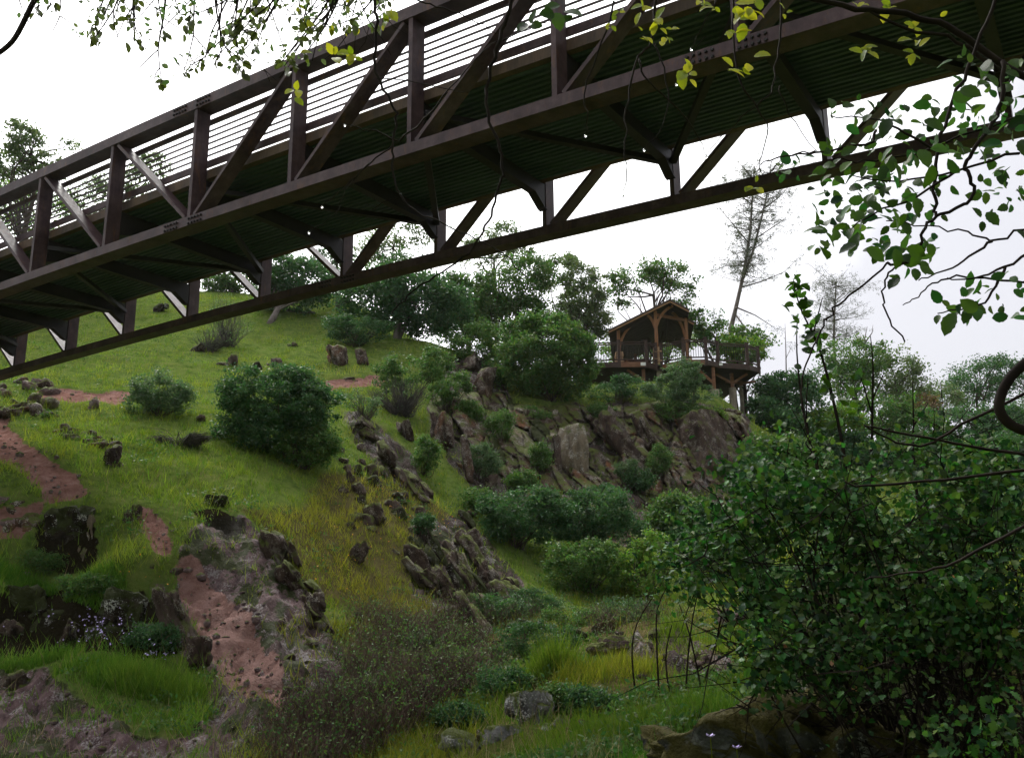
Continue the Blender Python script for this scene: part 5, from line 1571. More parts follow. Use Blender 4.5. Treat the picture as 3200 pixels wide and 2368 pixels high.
def put_leaf(parent, p, d, size, kind, matkey, rr, up=None):
    d = Vector(d).normalized()
    nrm = Vector((rr.gauss(0, .7), rr.gauss(-.25, .7), rr.gauss(.5, .6))) if up is None else Vector(up)
    nrm = nrm - d * nrm.dot(d)
    nrm = nrm.normalized() if nrm.length > 1e-4 else d.orthogonal()
    y = nrm.cross(d)
    R = Matrix((tuple(d), tuple(y), tuple(nrm))).transposed()
    o = link('leaf', leaf_variant(kind, matkey, rr.randrange(4)), None, parent)
    o.matrix_local = Matrix.Translation(Vector(p) - wloc(parent)) @ R.to_4x4() @ Matrix.Scale(size, 4)
    return o
def px_path(pts, Y, dY=0.0):
    n = len(pts)
    return [at(px, py, Y + dY * i / max(1, n - 1)) for i, (px, py) in enumerate(pts)]
def smooth_path(P, sub=3):
    P = [np.array(p) for p in P]
    out = []
    n = len(P)
    for i in range(n - 1):
        p0, p1, p2, p3 = P[max(i - 1, 0)], P[i], P[i + 1], P[min(i + 2, n - 1)]
        for k in range(sub):
            t = k / sub
            out.append(0.5 * (2 * p1 + (p2 - p0) * t + (2 * p0 - 5 * p1 + 4 * p2 - p3) * t * t + (3 * p1 - p0 - 3 * p2 + p3) * t ** 3))
    out.append(P[-1])
    return out
DROP = None
def drop(parent, p, r):
    global DROP
    if DROP is None:
        V, F = ICO[2]
        V = V.copy(); V[:, 2] = np.where(V[:, 2] > 0, V[:, 2] * 1.35, V[:, 2])
        DROP = raw_mesh('water_drop', V, F, smooth=True); DROP.materials.append(M['water'])
    o = link('water_drop', DROP, None, parent)
    o.location = Vector(p) - wloc(parent)
    o.scale = (r, r, r)

Z2 = lambda x, y: (700 + x * .5447, y * .5447)
Z3 = lambda x, y: (1800 + x * .627, y * .627)
Z0 = lambda x, y: (x * .582, y * .582)

# -- oak standing behind the viewer's left, its twigs hang into the top of the view
rr = random.Random(5)
ox, oy = -3.4, 1.0
oak = thing('overhanging_oak', 'oak overhanging from above with olive leaf sprays over the bridge rail', 'tree', (ox, oy, gz1(ox, oy) - .1))
limb_end = at(1350, -260, 3.4)
limb0 = np.array([ox + .3, oy + .5, EYE + 2.6])
mb = MB()
mb.tube(smooth_path([(ox, oy, gz1(ox, oy) - .1), (ox - .1, oy + .1, 1.5), (ox + .05, oy + .2, 3.0), (ox + .1, oy + .2, 4.6), (ox - .3, oy - .3, 6.2)]), list(np.linspace(.2, .07, 13)), 8)
limb = smooth_path([(ox + .05, oy + .2, 3.2), limb0, at(-300, -420, 3.2), at(500, -300, 3.3), limb_end], 4)
mb.tube(limb, list(np.linspace(.1, .03, len(limb))), 6)
mb.build('trunk', M['bark'], oak, smooth=True)
REG = [(300, 0), (1250, -20), (1240, 60), (1130, 110), (1000, 190), (850, 240), (760, 270), (640, 250), (580, 200), (660, 130), (560, 80), (420, 110), (280, 120)]
leaf_n = 0
mb = MB()
cl = [(500 * .582, 190 * .582), (540 * .582, 140 * .582), (700 * .582, 100 * .582), (720 * .582, 220 * .582), (770 * .582, 240 * .582), (870 * .582, 70 * .582), (880 * .582, 170 * .582), (1010 * .582, 90 * .582), (1010 * .582, 130 * .582), (740 * .582, 20 * .582), (1040 * .582, 360 * .582), (1100 * .582, 330 * .582), (990 * .582, 380 * .582), (870 * .582, 450 * .582), (195 * .582, 70 * .582), (310 * .582, 15 * .582), (1180 * .582, 320 * .582)]
while len(cl) < 54:
    x, y = rr.uniform(270, 1250), rr.uniform(-20, 270)
    if x < 560 and rr.random() < .6:
        continue
    if inside(np.array([x]), np.array([y]), REG)[0]:
        cl.append((x, y))
for i, (x, y) in enumerate(cl):
    Yd = rr.uniform(2.9, 3.6)
    e = at(x, y, Yd)
    s = at(x + rr.uniform(-150, 260), -170 + rr.uniform(-120, 0), Yd + rr.uniform(-.2, .2))
    pth = smooth_path(wiggle(s, e, 5, .09, rr), 2)
    mb.tube(pth, list(np.linspace(.006, .0018, len(pth))), 4, cap=False)
    for q in range(2):
        b0 = pth[rr.randint(3, 7)]
        b1 = b0 + np.array([rr.uniform(-.2, .2), rr.uniform(-.1, .1), rr.uniform(-.24, 0)])
        mb.tube(wiggle(b0, b1, 4, .1, rr), [.003, .0024, .0018, .001], 3, cap=False)
    for q in range(rr.choice([5, 6, 6, 7]) if i > 16 else 5):
        if leaf_n >= 298:
            break
        p = e if q < 4 else pth[rr.randint(5, len(pth) - 1)]
        dvec = (e - pth[-3]) * 4 / max(1e-6, np.linalg.norm(e - pth[-3])) * .4 + np.array([rr.gauss(0, 1), rr.gauss(0, 1), rr.gauss(-.2, .8)])
        yel = x > 900 and rr.random() < .45
        put_leaf(oak, p + np.array([rr.gauss(0, .012) for _ in range(3)]), dvec, rr.uniform(.025, .046), 'oval', 'lf_yellow' if yel and rr.random() < .5 else 'lf_oak', rr)
        leaf_n += 1
p = smooth_path(px_path([(160, -60), (110, 0), (70, 80), (40, 130), (0, 165), (-40, 190)], 3.0), 3)
mb.tube(p, list(np.linspace(.011, .009, len(p))), 5)
for a, b in (((190, 0), (188, 50)), ((188, 50), (150, 138)), ((188, 50), (240, 100)), ((60, 0), (80, 60)), ((80, 60), (105, 95)), ((160, 10), (120, 65))):
    mb.tube(wiggle(at(*a, 3.0), at(*b, 3.0), 4, .06, rr), [.0028, .0022, .0016, .001], 3, cap=False)
mb.build('twigs', M['bark_dark'], oak)

rng = np.random.default_rng(79)
PP = []
for x, y in cl:
    for _ in range(9):
        PP.append(at(x + rng.normal() * 26, y - abs(rng.normal()) * 45, 3.2 + rng.uniform(-.3, .4)))
V, F, T = leaf_cloud(np.array(PP), .027, rng, 'oval', .3)
lv = link('leaves', raw_mesh('leaves', V - np.array(wloc(oak)), F, T, smooth=True), M['leaf_pale'], oak)
lv['kind'] = 'stuff'
# -- bare drooping branches and toothed leaves of the tree at the viewer's right
rr = random.Random(9)
tx, ty = 2.6, 0.7
bt = thing('leaning_tree', 'dark branched tree reaching in from the right with toothed green and yellow leaves', 'tree', (tx, ty, gz1(tx, ty) - .1))
mb = MB()
mb.tube(smooth_path([(tx, ty, gz1(tx, ty) - .1), (tx + .1, ty, 1.4), (tx, ty + .2, 2.8), (tx - .2, ty + .4, 4.2), (tx - .1, ty + .3, 5.6)]), list(np.linspace(.16, .06, 13)), 8)
def twig(pts, Y, r0, r1, dY=0.0):
    P = smooth_path(px_path(pts, Y, dY), 4)
    P = [p + np.array([rr.gauss(0, 1), rr.gauss(0, 1), rr.gauss(0, 1)]) * .0022 for p in P]
    mb.tube(P, list(np.linspace(r0 * .68, r1 * .75, len(P))), 5)
    return P
main = smooth_path([(tx - .1, ty + .3, 3.4), at(3400, -350, 1.6), at(2800, -250, 1.9), at(2100, -220, 2.1), at(1500, -200, 2.3), at(1150, -180, 2.4)], 4)
mb.tube(main, list(np.linspace(.05, .015, len(main))), 6)
YD = 2.1
tips = []
def T2(l, Y, r0, r1): return twig([Z2(*p) for p in l], Y, r0, r1)
def T3(l, Y, r0, r1): return twig([Z3(*p) for p in l], Y, r0, r1)
T2([(860, -330), (865, 0), (880, 120), (860, 330), (880, 440), (960, 580), (985, 680), (968, 860), (965, 1000), (1010, 1110), (1080, 1200), (1220, 1265), (1400, 1350), (1600, 1450), (1740, 1590)], 2.3, .0075, .0016)
T2([(880, 450), (1040, 460), (1290, 510), (1400, 540)], 2.3, .003, .0012)
tips.append(T2([(985, 800), (870, 760), (800, 740), (690, 710)], 2.3, .0042, .0015)[-1])
T2([(1000, 805), (1150, 690), (1290, 510), (1500, 290), (1600, 230)], 2.3, .0045, .0012)
tips.append(T2([(970, 840), (850, 930), (720, 1040), (620, 1140), (560, 1170)], 2.3, .0035, .0012)[-1])
tips.append(T2([(850, 930), (700, 1090), (640, 1230), (490, 1330)], 2.3, .002, .001)[-1])
tips.append(T2([(1010, 1110), (1015, 1140), (930, 1160), (850, 1200)], 2.3, .002, .001)[0])
T2([(1100, 0), (1220, 40), (1400, 100), (1560, 190)], 2.2, .004, .0015)
T2([(1660, -300), (1650, 0), (1600, 180), (1560, 290), (1510, 500), (1515, 660), (1570, 820), (1600, 960), (1590, 1050), (1540, 1200), (1480, 1330), (1400, 1450), (1250, 1560), (1110, 1650), (1010, 1740), (960, 1800)], 2.2, .0085, .002)
tips.append(at(1222, 985, 2.2))
T2([(1600, 230), (1800, 150), (1900, 110)], 2.2, .003, .0015)
for l, r in (([(410, -250), (395, 0), (375, 200), (310, 290), (260, 500), (240, 700), (250, 860), (235, 980)], .006), ([(310, 290), (340, 380), (480, 520), (600, 650), (650, 780)], .0042), ([(385, 210), (450, 400), (440, 620), (330, 740)], .0036), ([(760, -250), (780, 0), (790, 250), (830, 420), (900, 530), (950, 620), (950, 690), (915, 800), (915, 860)], .0052), ([(1010, -250), (1020, 100), (1000, 290), (970, 460), (880, 540), (760, 650), (650, 770)], .0048), ([(190, 0), (130, 220), (40, 440), (60, 560), (45, 670)], .004), ([(700, 0), (640, 120), (580, 240)], .003), ([(640, 180), (500, 420)], .0016), ([(1010, 430), (1060, 560), (1190, 750)], .003), ([(1190, 755), (1100, 765), (1000, 830), (930, 870), (900, 880)], .0026)):
    tips.append(T3(l, 2.0 + rr.uniform(-.15, .15), r, .0012)[-1])
T3([(1000, -60), (1200, 0), (1450, 50), (1700, 90), (1900, 160), (2100, 300), (2300, 420)], 1.7, .008, .011)
T3([(1450, 50), (1650, 150), (1900, 210), (2100, 350)], 1.7, .004, .006)
T3([(2100, -60), (2090, 0), (2000, 230), (1930, 400), (1850, 590), (1800, 760), (1790, 1000), (1790, 1080), (1720, 1150), (1730, 1250), (1640, 1310), (1550, 1310)], 1.6, .006, .0035)
T3([(1800, 1080), (1930, 1020), (1990, 960), (1950, 860), (1960, 780), (2060, 640), (2120, 500), (2140, 300)], 1.6, .0045, .006)
T3([(1550, 1315), (1400, 1440), (1290, 1540), (1240, 1600)], 1.6, .003, .0026)
twig([(2577, 1003), (2545, 1080), (2512, 1160), (2500, 1250), (2520, 1340), (2535, 1420)], 1.62, .0026, .0016)
T3([(1640, 1310), (1590, 1330), (1540, 1400), (1530, 1500), (1560, 1590), (1640, 1700)], 1.6, .003, .002)
for l in ([(2300, 1120), (2233, 1140), (2070, 1200), (1950, 1160), (1750, 1130), (1560, 1100)], [(2070, 1200), (1960, 1280), (1840, 1350), (1700, 1400)], [(2300, 1250), (2130, 1330), (1990, 1390), (1850, 1380)], [(2300, 1380), (2190, 1395), (1900, 1380), (1780, 1410), (1700, 1480), (1630, 1520)], [(2130, 1330), (2080, 1460), (1960, 1530), (1800, 1560)], [(2300, 560), (2000, 650), (1700, 760), (1440, 800), (1260, 790)], [(2200, 760), (1900, 850), (1600, 900), (1380, 880)], [(1800, 760), (1600, 640), (1500, 600), (1260, 580)], [(1900, 850), (1700, 980), (1500, 1060), (1330, 1160)], [(2300, 300), (2150, 420), (2110, 560)], [(1500, 640), (1440, 720), (1200, 760), (1040, 780), (920, 830)]):
    T3(l, 1.6 + rr.uniform(-.15, .2), .0042, .0014)
# thick curling stem at the picture edge
P = smooth_path(px_path([(3300, 1080), (3210, 1130), (3150, 1190), (3122, 1260), (3140, 1310), (3200, 1345), (3300, 1350)], 1.5), 4)
mb.tube(P, [.0085] * len(P), 8)
for l in ([(3300, 1180), (3000, 1330), (2900, 1390), (2800, 1380), (2700, 1330)], [(3250, 1620), (3000, 1750), (2850, 1790), (2700, 1810)], [(3300, 1460), (2950, 1500), (2700, 1520), (2640, 1505)], [(3250, 1430), (2900, 1370), (2700, 1330)]):
    twig(l, 2.6, .008, .003)
mb.build('branches', M['bark_dark'], bt, smooth=True)
n_ = 0
def cluster(x, y, Y, k, size, mat, kind='oval', spread=1.0):
    global n_
    c = at(x, y, Y)
    for q in range(k):
        if n_ >= 299:
            return
        a = 2 * math.pi * q / k + rr.uniform(-.9, .9)
        d = np.array([math.cos(a), rr.uniform(-.9, .6), math.sin(a) - .3])
        put_leaf(bt, c + np.array([rr.gauss(0, .2), rr.gauss(0, .2), rr.gauss(0, .25)]) * size, d * spread, size * rr.uniform(.5, 1.2), kind, mat, rr, up=(rr.gauss(0, .45), -1 + rr.gauss(0, .4), rr.gauss(.5, .4)))
        n_ += 1
for x, y, k, s in ((200, 60, 4, .02), (165, 130, 4, .02), (340, 60, 5, .028), (390, 110, 5, .03), (340, 180, 4, .024), (450, 190, 5, .026), (830, 70, 6, .045), (900, 60, 5, .04), (790, 130, 3, .035), (545, 375, 6, .04), (1450, 250, 6, .03), (1690, 130, 4, .028), (1690, 215, 4, .032), (1670, 260, 4, .026), (1560, 40, 5, .03), (1420, 20, 3, .02), (640, 20, 4, .024), (690, 30, 3, .02), (1040, 60, 3, .02), (880, 935, 5, .026), (480, 140, 3, .02), (1830, 75, 1, .02)):
    cluster(*Z3(x, y), 1.8, k, s * 0.95, 'lf_yellow')
for x, y, k, s in ((770, 310, 2, .05), (830, 345, 2, .05), (870, 285, 2, .05)):
    cluster(*Z3(x, y), 1.8, k, s * .8, 'lf_yellow')
for x, y, k, s in ((1890 + 40, 60, 5, .04), (1760, 150, 4, .035)):
    cluster(*Z2(x, y), 2.0, k, s * 1.3, 'lf_green')
cluster(*Z2(410, 530), 2.3, 4, .034, 'lf_yellow'); cluster(*Z2(930, 110), 2.3, 6, .045, 'lf_yellow'); cluster(*Z2(740, 320), 2.4, 5, .04, 'lf_yellow'); cluster(*Z2(640, 300), 2.4, 5, .04, 'lf_yellow')
G = [(1250, 480, 600, 480), (1180, 800, 640, 440), (1850, 280, 400, 500), (1200, 900, 500, 380), (2000, 850, 250, 300), (1580, 1230, 150, 160), (1800, 1430, 220, 140), (2050, 1370, 200, 220), (1000, 760, 220, 130), (1720, 560, 450, 420)]
WG = [46, 40, 38, 24, 10, 7, 12, 14, 10, 22]
for (x0, y0, w_, h_), k in zip(G, WG):
    for _ in range(k):
        if n_ >= 299:
            break
        x, y = x0 + rr.random() * w_, y0 + rr.random() * h_
        px, py = Z3(x, y)
        if py > 1150 and px < 2900 and rr.random() < .5:
            continue
        p = at(px, py, 1.6 + rr.uniform(-.25, .3))
        put_leaf(bt, p, (rr.gauss(0, .7), rr.gauss(0, .5), rr.gauss(-.7, .6)), rr.uniform(.018, .042), 'oval', 'lf_green', rr, up=(rr.gauss(0, .6), -1 + rr.gauss(0, .5), rr.gauss(.5, .5)))
        n_ += 1
for p in tips:
    drop(bt, p - np.array([0, 0, .004]), .0032)
rng = np.random.default_rng(78)
PP = []
for (x0, y0, w_, h_), k in zip(G, WG):
    for _ in range(int(k * 1.3)):
        PP.append(at(*Z3(x0 + rng.random() * w_, y0 + rng.random() * h_), 1.65 + rng.uniform(-.25, .35)))
V, F, T = leaf_cloud(np.array(PP), .028, rng, 'oval', .3)
lv = link('leaves', raw_mesh('leaves', V - np.array(wloc(bt)), F, T, smooth=True), M['leaf_near'], bt)
lv['kind'] = 'stuff'
# the rest of its crown, out of view, thickened to shade the near shrub
rng = np.random.default_rng(77)
C = np.concatenate([np.array([1.8, -0.6, 4.6]) + rng.normal(size=(900, 3)) * [1.9, 1.5, .8], np.array([3.2, 2.8, 4.7]) + rng.normal(size=(1500, 3)) * [1.3, 1.4, .8]])
P = np.repeat(C, 8, 0) + rng.normal(size=(len(C) * 8, 3)) * .12
qx, qy, qd = project(P)
out = ~((qd > 0) & (qx > -60) & (qx < 3260) & (qy > -60) & (qy < 2430))
P = P[out]
V, F, T = leaf_quads(P, .075, .045, rng)
cr = link('crown', raw_mesh('crown', V - np.array(wloc(bt)), F, T), M['leaf_near'], bt)
cr['kind'] = 'stuff'

# -- leafy shrub filling the lower right, on the near bank
rng = np.random.default_rng(301); rr = random.Random(301)
sbx, sby = 1.9, 4.3
sb = thing('leafy_shrub', 'large glossy green leafy shrub filling the lower right of the view', 'shrub', (sbx, sby, gz1(sbx, sby) - .1))
SBL = [(2480, 1560, 300, 130, 4.5), (2800, 1540, 330, 130, 4.4), (2260, 1690, 170, 120, 4.6), (2150, 1800, 110, 90, 4.8), (2500, 1430, 140, 60, 4.6), (2920, 1420, 220, 70, 4.8), (2520, 2000, 230, 90, 4.1), (2780, 1960, 160, 90, 4.0), (2420, 2080, 120, 60, 4.2), (3000, 2240, 200, 110, 3.7), (2820, 2160, 150, 90, 3.8), (3080, 1600, 200, 150, 4.2), (2980, 1480, 200, 90, 4.6), (2700, 1720, 300, 90, 4.4), (3120, 1950, 120, 200, 4.0), (3130, 1480, 120, 90, 4.4), (2640, 2130, 200, 80, 4.0), (2960, 1880, 190, 120, 4.1), (2380, 1900, 120, 80, 4.4), (2620, 1860, 200, 70, 4.3)]
sblobs = [(at(px, py, Y), np.array([rx, (rx + ry) * .5, ry]) * Y / FPX) for px, py, rx, ry, Y in SBL]
C, rad = clumps(sblobs, 1120, rng, .1)
C = C[fbm(C * 2.4, 3) > -.17]
NC = len(C)
P = np.repeat(C, 13, 0) + rng.normal(size=(NC * 13, 3)) * .066
tt = np.clip(np.repeat(rng.uniform(.0, .75, NC), 13) + rng.normal(0, .15, len(P)), 0, 1)
V, F, T = leaf_cloud(P, .04, rng, 'lobed', tint=tt)
fo = link('foliage', raw_mesh('foliage', V - np.array(wloc(sb)), F, T, smooth=True), M['leaf_near'], sb)
fo['kind'] = 'stuff'
mb = MB()
root = np.array([sbx, sby, gz1(sbx, sby) - .1])
for k in range(115):
    e = C[rr.randrange(len(C))] if k < 80 else at(rr.uniform(2200, 3250), rr.uniform(1650, 2250), rr.uniform(4.0, 4.9))
    P_t = smooth_path(wiggle(root + [rr.uniform(-.35, .5), rr.uniform(-.2, .3), 0], e, 5, .09, rr, .05), 2)
    mb.tube(P_t, list(np.linspace(.008, .0022, len(P_t))), 4, cap=False)
    for q in range(7):
        b0 = P_t[rr.randint(3, len(P_t) - 1)]
        mb.tube(wiggle(b0, b0 + np.array([rr.gauss(0, .25), rr.gauss(0, .2), rr.gauss(.02, .2)]), 4, .1, rr), [.004, .003, .002, .001], 3, cap=False)
for pts in ([(2300, 2200), (2420, 2240), (2560, 2255), (2700, 2260)], [(2330, 2150), (2500, 2160), (2750, 2190)], [(2480, 1540), (2620, 1640), (2700, 1710)]):
    P_t = smooth_path(px_path(pts, 4.6), 3)
    mb.tube(P_t, list(np.linspace(.005, .0025, len(P_t))), 4)
mb.build('stems', M['bark_dark'], sb)
# its largest, nearest leaves one by one
order = np.argsort(np.linalg.norm(C - np.array([0, 0, EYE]), axis=1))
cnt = 0
for ci in order[:150]:
    for q in range(2):
        m_ = 'lf_shrub' if rr.random() > .04 else ('lf_brown' if rr.random() < .5 else 'lf_yellow')
        put_leaf(sb, C[ci] + np.array([rr.gauss(0, .05), -.05, rr.gauss(0, .05)]), (rr.gauss(-.2, .8), rr.gauss(-.3, .5), rr.gauss(-.1, .6)), rr.uniform(.026, .052), 'lobed', m_, rr, up=(rr.gauss(0, .5), -.7 + rr.gauss(0, .4), .6 + rr.gauss(0, .4)))

# bare thin stems standing on the ravine floor left of the shrub
g0 = hit(2130, 2180)
bs = thing('bare_stems', 'thin bare dark stems rising from the ravine grass left of the leafy shrub', 'stems', (g0[0], g0[1], g0[2] - .05))
for pts in ([(2140, 2190), (2150, 2050), (2170, 1900), (2200, 1780)], [(2200, 2180), (2160, 2000), (2120, 1880)], [(2060, 2190), (2052, 2000), (2055, 1900), (2090, 1820)], [(2180, 2170), (2240, 2000), (2290, 1860)], [(1990, 2180), (1975, 2050), (1990, 1950), (2050, 1850)], [(2100, 2190), (2080, 2060), (2100, 1950)], [(1950, 2200), (1990, 2150), (2050, 2160), (2090, 2220)]):
    b0 = hit(*pts[0])
    Pt = [np.array([b0[0], b0[1], b0[2] - .1])] + px_path(pts[1:], b0[1])
    Pt = smooth_path(Pt, 3)
    mb = MB(); mb.tube(Pt, list(np.linspace(.014, .005, len(Pt))), 5); mb.build('stem', M['bark_dark'], bs)
# -- thin saplings rising behind the shrub
def sapling(label, paths, leafspots, Y, seed, n):
    rr = random.Random(seed)
    b = at(*paths[0][0], Y); gzv = gz1(b[0], b[1]) - .05
    t = thing('sapling', label, 'sapling', (b[0], b[1], gzv), 'thin saplings behind the shrub')
    mb = MB()
    for i, pth in enumerate(paths):
        P = px_path(pth, Y)
        if i == 0:
            P = [np.array([b[0] + .02, b[1], gzv])] + P
        P = smooth_path(P, 3)
        mb.tube(P, list(np.linspace(.014 if i == 0 else .006, .0025, len(P))), 5)
    mb.build('stem', M['bark_dark'], t)
    for px, py, rx, ry, k in leafspots:
        for _ in range(k):
            put_leaf(t, at(px + rr.uniform(-1, 1) * rx, py + rr.uniform(-1, 1) * ry, Y + rr.uniform(-.1, .1)), (rr.gauss(0, .8), rr.gauss(0, .5), rr.gauss(.1, .5)), rr.uniform(.05, .085), 'oval', 'lf_green' if rr.random() < .7 else 'lf_shrub', rr)
sapling('tallest leafy sapling leaning left in front of the far wood', [[(2650, 1530), (2610, 1280), (2560, 1090), (2500, 960), (2478, 870)], [(2600, 1250), (2570, 1120)], [(2540, 1050), (2570, 930)]], [(2485, 890, 22, 25, 12), (2500, 950, 34, 40, 20), (2530, 1030, 36, 40, 20), (2560, 1080, 30, 40, 14), (2600, 1200, 30, 60, 8)], 5.4, 61, 0)
sapling('thin bare pair of stems left of the leafy sapling', [[(2560, 1500), (2530, 1380), (2505, 1250), (2490, 1100), (2492, 980)], [(2540, 1430), (2520, 1300), (2525, 1180)]], [(2500, 1100, 20, 60, 3)], 5.6, 62, 0)
sapling('upright stem with bright leaves right of the leafy sapling', [[(2730, 1540), (2725, 1350), (2728, 1150), (2720, 1050)], [(2727, 1300), (2690, 1180)], [(2726, 1250), (2760, 1170)]], [(2690, 1190, 40, 20, 10), (2650, 1260, 30, 30, 8), (2610, 1350, 30, 40, 8)], 5.5, 63, 0)
sapling('short bare stem near the rust tinged tree', [[(2860, 1500), (2855, 1330), (2852, 1190)], [(2855, 1330), (2900, 1260)]], [(2860, 1250, 20, 30, 2)], 5.8, 64, 0)
# -- lavender flowers on stalks by the moss capped boulder
for k, (px, py, lab) in enumerate([(2220, 2302, 'taller single lavender flower in front of the mossy boulder'), (2302, 2338, 'lower lavender flower right of the taller one')]):
    Y = 4.3
    c = at(px, py, Y)
    g = gz1(c[0], c[1])
    t = thing('wildflower', lab, 'flower', (c[0], c[1], g), 'lavender flowers by the boulder')
    mb = MB(); mb.tube([(c[0] + .02, c[1], g), (c[0] + .01, c[1], (g + c[2]) / 2), (c[0], c[1], c[2])], .0025, 5); mb.build('stalk', M['grass'], t)
    for q in range(6):
        a = 2 * math.pi * q / 6
        mb = MB()
        d = Vector((math.cos(a), math.sin(a) * .6, .5)).normalized() * .026
        s_ = Vector((-math.sin(a), math.cos(a), 0)) * .008
        cv = Vector(c)
        mb.add([cv, cv + d * .5 + s_, cv + d, cv + d * .5 - s_], [(0, 1, 2, 3)])
        mb.build('petal', M['flower'], t)

# plants on the cliff ledges
for k, (px, py, rx, ry, mt, lab) in enumerate([
    (1660, 1300, 50, 24, 'leaf_oak', 'low green scrub along the cliff top beside the red face'), (1880, 1290, 34, 30, 'leaf_oak', 'green sprig bush above the leaning slab'), (2060, 1440, 36, 44, 'leaf_oak', 'green bush in the cleft beside the leaning slab'),
    (1690, 1430, 30, 40, 'leaf_oak', 'green bush left of the tan pillar slab'), (1470, 1290, 40, 30, 'leaf_oak', 'green bush below the blocky upper rock'), (1330, 1420, 40, 50, 'leaf_oak', 'green bush at the near end of the cliff'), (1620, 1500, 44, 30, 'leaf_oak', 'low green bush on the rubble below the cliff'),
    (2120, 1290, 60, 30, 'leaf_oak', 'green scrub on the cliff top under the deck piers'), (2210, 1300, 50, 24, 'leaf_bright', 'bright scrub at the foot of the tall concrete pier'), (2340, 1460, 60, 60, 'leaf_dark', 'dark bush at the right hand end of the cliff face'), (1880, 1560, 60, 40, 'leaf_dark', 'dark bush at the cliff foot above the shadowed hollow'), (1740, 1600, 60, 50, 'leaf_dark', 'dark bush joining the two ravine bushes'), (1480, 1560, 50, 30, 'leaf_oak', 'green bush at the cliff foot by the spur crest'), (2000, 1500, 40, 40, 'leaf_dark', 'dark bush under the leaning slab')]):
    make_shrub(lab, [(px, py, rx, ry), (px + rx * .4, py + 6, rx * .6, ry * .7)], (px, py + ry * .8), .09, 80, 45, .2, mt, 1000 + k, inner=.3, stem_r=.012, dY=-.6)
# weeds and dead stalks in the grass
rng = np.random.default_rng(55)
X, Y = scatter(16000, rng, 9, 45, 1.5)
pn = np.c_[X, Y, 0 * X]
kp = (fbm(pn * .6 + 70, 3) > .12) & (gmask('dirt', X, Y) < .3) & (gmask('rock', X, Y) < .6) & (gmask('bank', X, Y) < .5)
X, Y = X[kp][:3200], Y[kp][:3200]
P = np.repeat(np.c_[X, Y, ground(X, Y)], 14, 0)
P = P + rng.normal(size=P.shape) * np.array([.11, .11, .04]) + [0, 0, .08]
V, F, T = leaf_quads(P, .085, .035, rng, .5, np.clip(np.repeat(rng.uniform(.1, .7, len(X)), 14) + rng.normal(0, .12, len(P)), 0, 1))
tag(link('weeds', raw_mesh('weeds', V, F, T), M['leaf_oak']), 'leafy weeds scattered through the hillside grass', 'weeds', kind='stuff')
X, Y = scatter(10000, rng, 8, 40, 1.4)
kp = (fbm(np.c_[X, Y, 0 * X] * .5 + 90, 3) > .1) & (gmask('dirt', X, Y) < .3) & (gmask('bank', X, Y) < .5)
X, Y = X[kp], Y[kp]
V, F, T = blade_tris(np.c_[X, Y, ground(X, Y)], rng.uniform(.2, .48, len(X)), .004 + .0003 * Y, np.full(len(X), .9), rng, np.c_[rng.uniform(0, 1, len(X)), rng.uniform(0, 1, len(X)), 0 * X])
tag(link('dry_grass', raw_mesh('dry_grass', V, F, T), M['straw']), 'thin tan dead stalks standing in the green grass', 'grass', kind='stuff')
X, Y = scatter(60000, rng, 9, 45, 1.4)
kp = ((gmask('dirt', X, Y) > .25) & (rng.uniform(0, 1, len(X)) < .3)) | ((gmask('rock', X, Y) > .4) & (rng.uniform(0, 1, len(X)) < .12))
X, Y = X[kp][:900], Y[kp][:900]
v1, f1 = ICO[1]
n = len(X)
sc = (rng.lognormal(-3.5, .5, n))[:, None, None] * rng.uniform(.5, 1.4, (n, 1, 3))
V = (v1[None] * rng.uniform(.75, 1.2, (n, len(v1), 1))) * sc + np.c_[X, Y, ground(X, Y) + .01][:, None, :]
F = f1[None] + (np.arange(n) * len(v1))[:, None, None]
tag(link('gravel', raw_mesh('gravel', V.reshape(-1, 3), F.reshape(-1, 3)), M['rock_pink']), 'loose stones on the red trail and bare rock', 'gravel', kind='stuff')

# scrub, stones and grass on the ravine floor
rq = random.Random(88)
for k, (px, py, rx, ry, mt, lab) in enumerate([
    (1150, 2090, 60, 34, 'leaf_dark', 'small dark bush in the upper brown brush'), (1420, 2060, 70, 36, 'leaf_oak', 'low green bush right of the brown brush'),
    (1300, 2010, 50, 26, 'leaf_dark', 'little dark bush at the top edge of the brown brush'), (1560, 2130, 70, 40, 'leaf_dark', 'dark bush above the standing lichen boulder'),
    (1760, 2190, 60, 40, 'leaf_oak', 'green leafy plant beside the standing lichen boulder'), (1200, 2160, 70, 36, 'leaf_blue', 'grey green weed patch in the brown brush'),
    (1850, 2190, 60, 34, 'leaf_dark', 'dark weed patch in the ravine grass'), (1010, 2270, 70, 36, 'leaf_dark', 'dark bush at the bottom of the brown brush'),
    (1420, 2240, 60, 34, 'leaf_dark', 'small bush left of the low lichen boulder'), (1660, 1880, 80, 34, 'leaf_dark', 'dark scrub at the end of the strata spur'), (1800, 1930, 90, 34, 'leaf_oak', 'low scrub behind the flat rock shelf'), (1950, 1910, 90, 44, 'leaf_dark', 'dark scrub on the ravine side behind the shelf'),
    (260, 1830, 70, 34, 'leaf_oak', 'weeds growing on the dark bank by the narrow pale stone'), (480, 1990, 70, 40, 'leaf_dark', 'ferny weeds beside the slanting slab'), (120, 1760, 60, 30, 'leaf_oak', 'weeds over the mossy hollow')]):
    make_shrub(lab, [(px, py, rx, ry), (px + rx * .5, py + 8, rx * .7, ry * .7)], (px, py + ry * .9), .05, 110, 40, .13, mt, 950 + k, inner=.3, stem_r=.01, bare=20, bark='twig_dry')
pl = thing('ravine_stones', 'loose broken stones strewn along the ravine floor', 'stones', hit(1500, 2150))
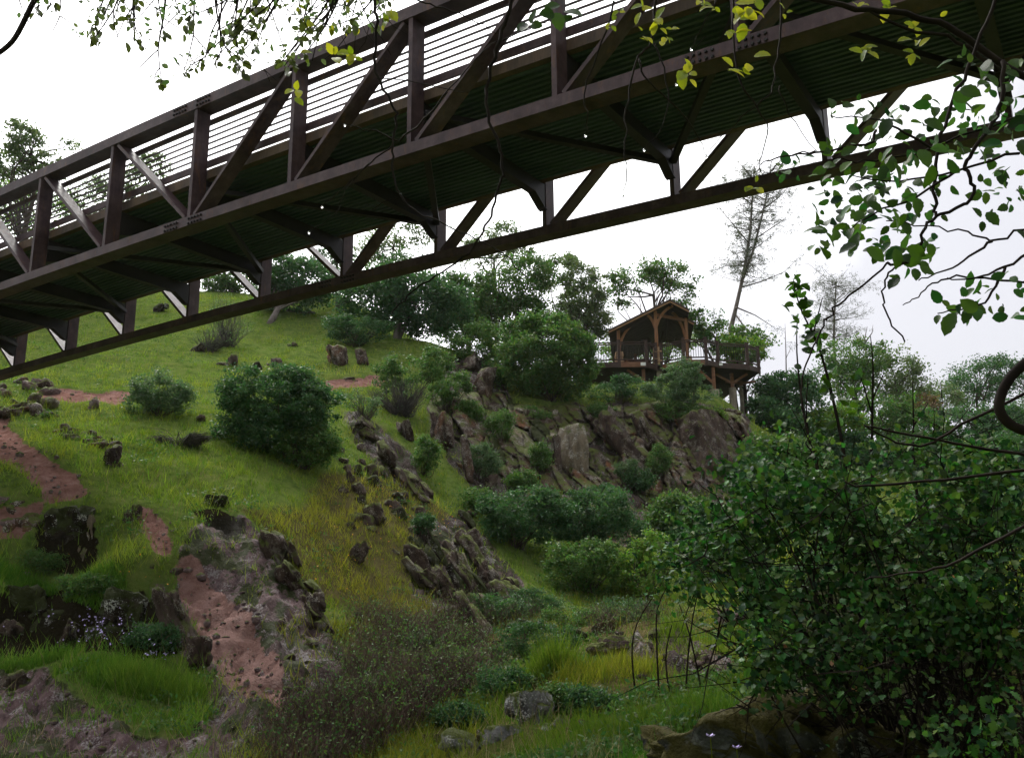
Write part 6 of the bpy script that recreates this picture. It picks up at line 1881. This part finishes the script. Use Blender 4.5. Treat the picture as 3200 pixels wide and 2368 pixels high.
for k in range(70):
    px, py = rq.uniform(850, 2250), rq.uniform(1930, 2360)
    place_rock(px, py, rq.uniform(20, 75), rq.uniform(14, 42), rq.uniform(-25, 25), rq.choice(['rock_grey', 'rock_grey', 'rock_pink', 'rock_moss', 'rock_dark']), 0.9, 2000 + k, 3, 0.35, pl, 'stone', cuts=11, rough=.1)

# more thicket to close the right-hand ravine side
for k, (px, py, rx, ry, Y, mt, lab) in enumerate([
    (2450, 1430, 110, 60, 46, 'leaf_oak', 'low bright thicket at the end of the cliff'), (2640, 1420, 140, 60, 46, 'leaf_dark', 'dark thicket under the lime green bush'),
    (2860, 1420, 150, 60, 48, 'leaf_oak', 'green thicket in the middle of the far slope'), (3080, 1420, 160, 70, 48, 'leaf_dark', 'dark thicket low on the far slope at the picture edge'),
    (2400, 1520, 90, 70, 40, 'leaf_dark', 'dark bush against the end of the cliff'), (2560, 1530, 140, 70, 40, 'leaf_oak', 'green bush behind the top of the near shrub'), (3200, 1330, 90, 60, 50, 'leaf_oak', 'green thicket behind the curling stem'),
    (2700, 1720, 170, 110, 24, 'leaf_dark', 'dark bush close behind the near shrub'), (3000, 1680, 180, 120, 24, 'leaf_dark', 'dark bush behind the near shrub towards the picture edge'), (2480, 1860, 140, 90, 16, 'leaf_dark', 'dark low bush behind the left half of the near shrub'), (2850, 1930, 200, 110, 12, 'leaf_dark', 'dark low bush behind the stems of the near shrub'), (3150, 1560, 120, 90, 30, 'leaf_dark', 'dark bush behind the thin branches at the picture edge'),
    (2130, 1620, 90, 60, 36, 'leaf_oak', 'green bush below the rusty cliff foot'), (2260, 1720, 120, 80, 30, 'leaf_dark', 'shadowed bush in the ravine behind the near shrub')]):
    make_shrub(lab, [(px, py, rx, ry), (px - rx * .5, py + 20, rx * .6, ry * .8), (px + rx * .5, py + 15, rx * .6, ry * .8)], (px, py + ry), .0034 * Y + .02, 160, 70, .009 * Y, mt, 900 + k, inner=.5)

# ------------------------------------------------------------------ damp air
hz = MB(); hz.box((-160, -60, -12), (160, 160, 45))
ho = hz.build('haze', None)
ho['kind'] = 'stuff'; ho['label'] = 'thin damp haze over the ravine'
t = NT('damp_haze')
pv = t.n('ShaderNodeVolumePrincipled')
pv.inputs['Color'].default_value = (0.93, 0.95, 1.0, 1)
pv.inputs['Density'].default_value = 0.00012
pv.inputs['Anisotropy'].default_value = 0.3
t.t.links.new(pv.outputs[0], t.out.inputs['Volume'])
ho.data.materials.append(t.m)
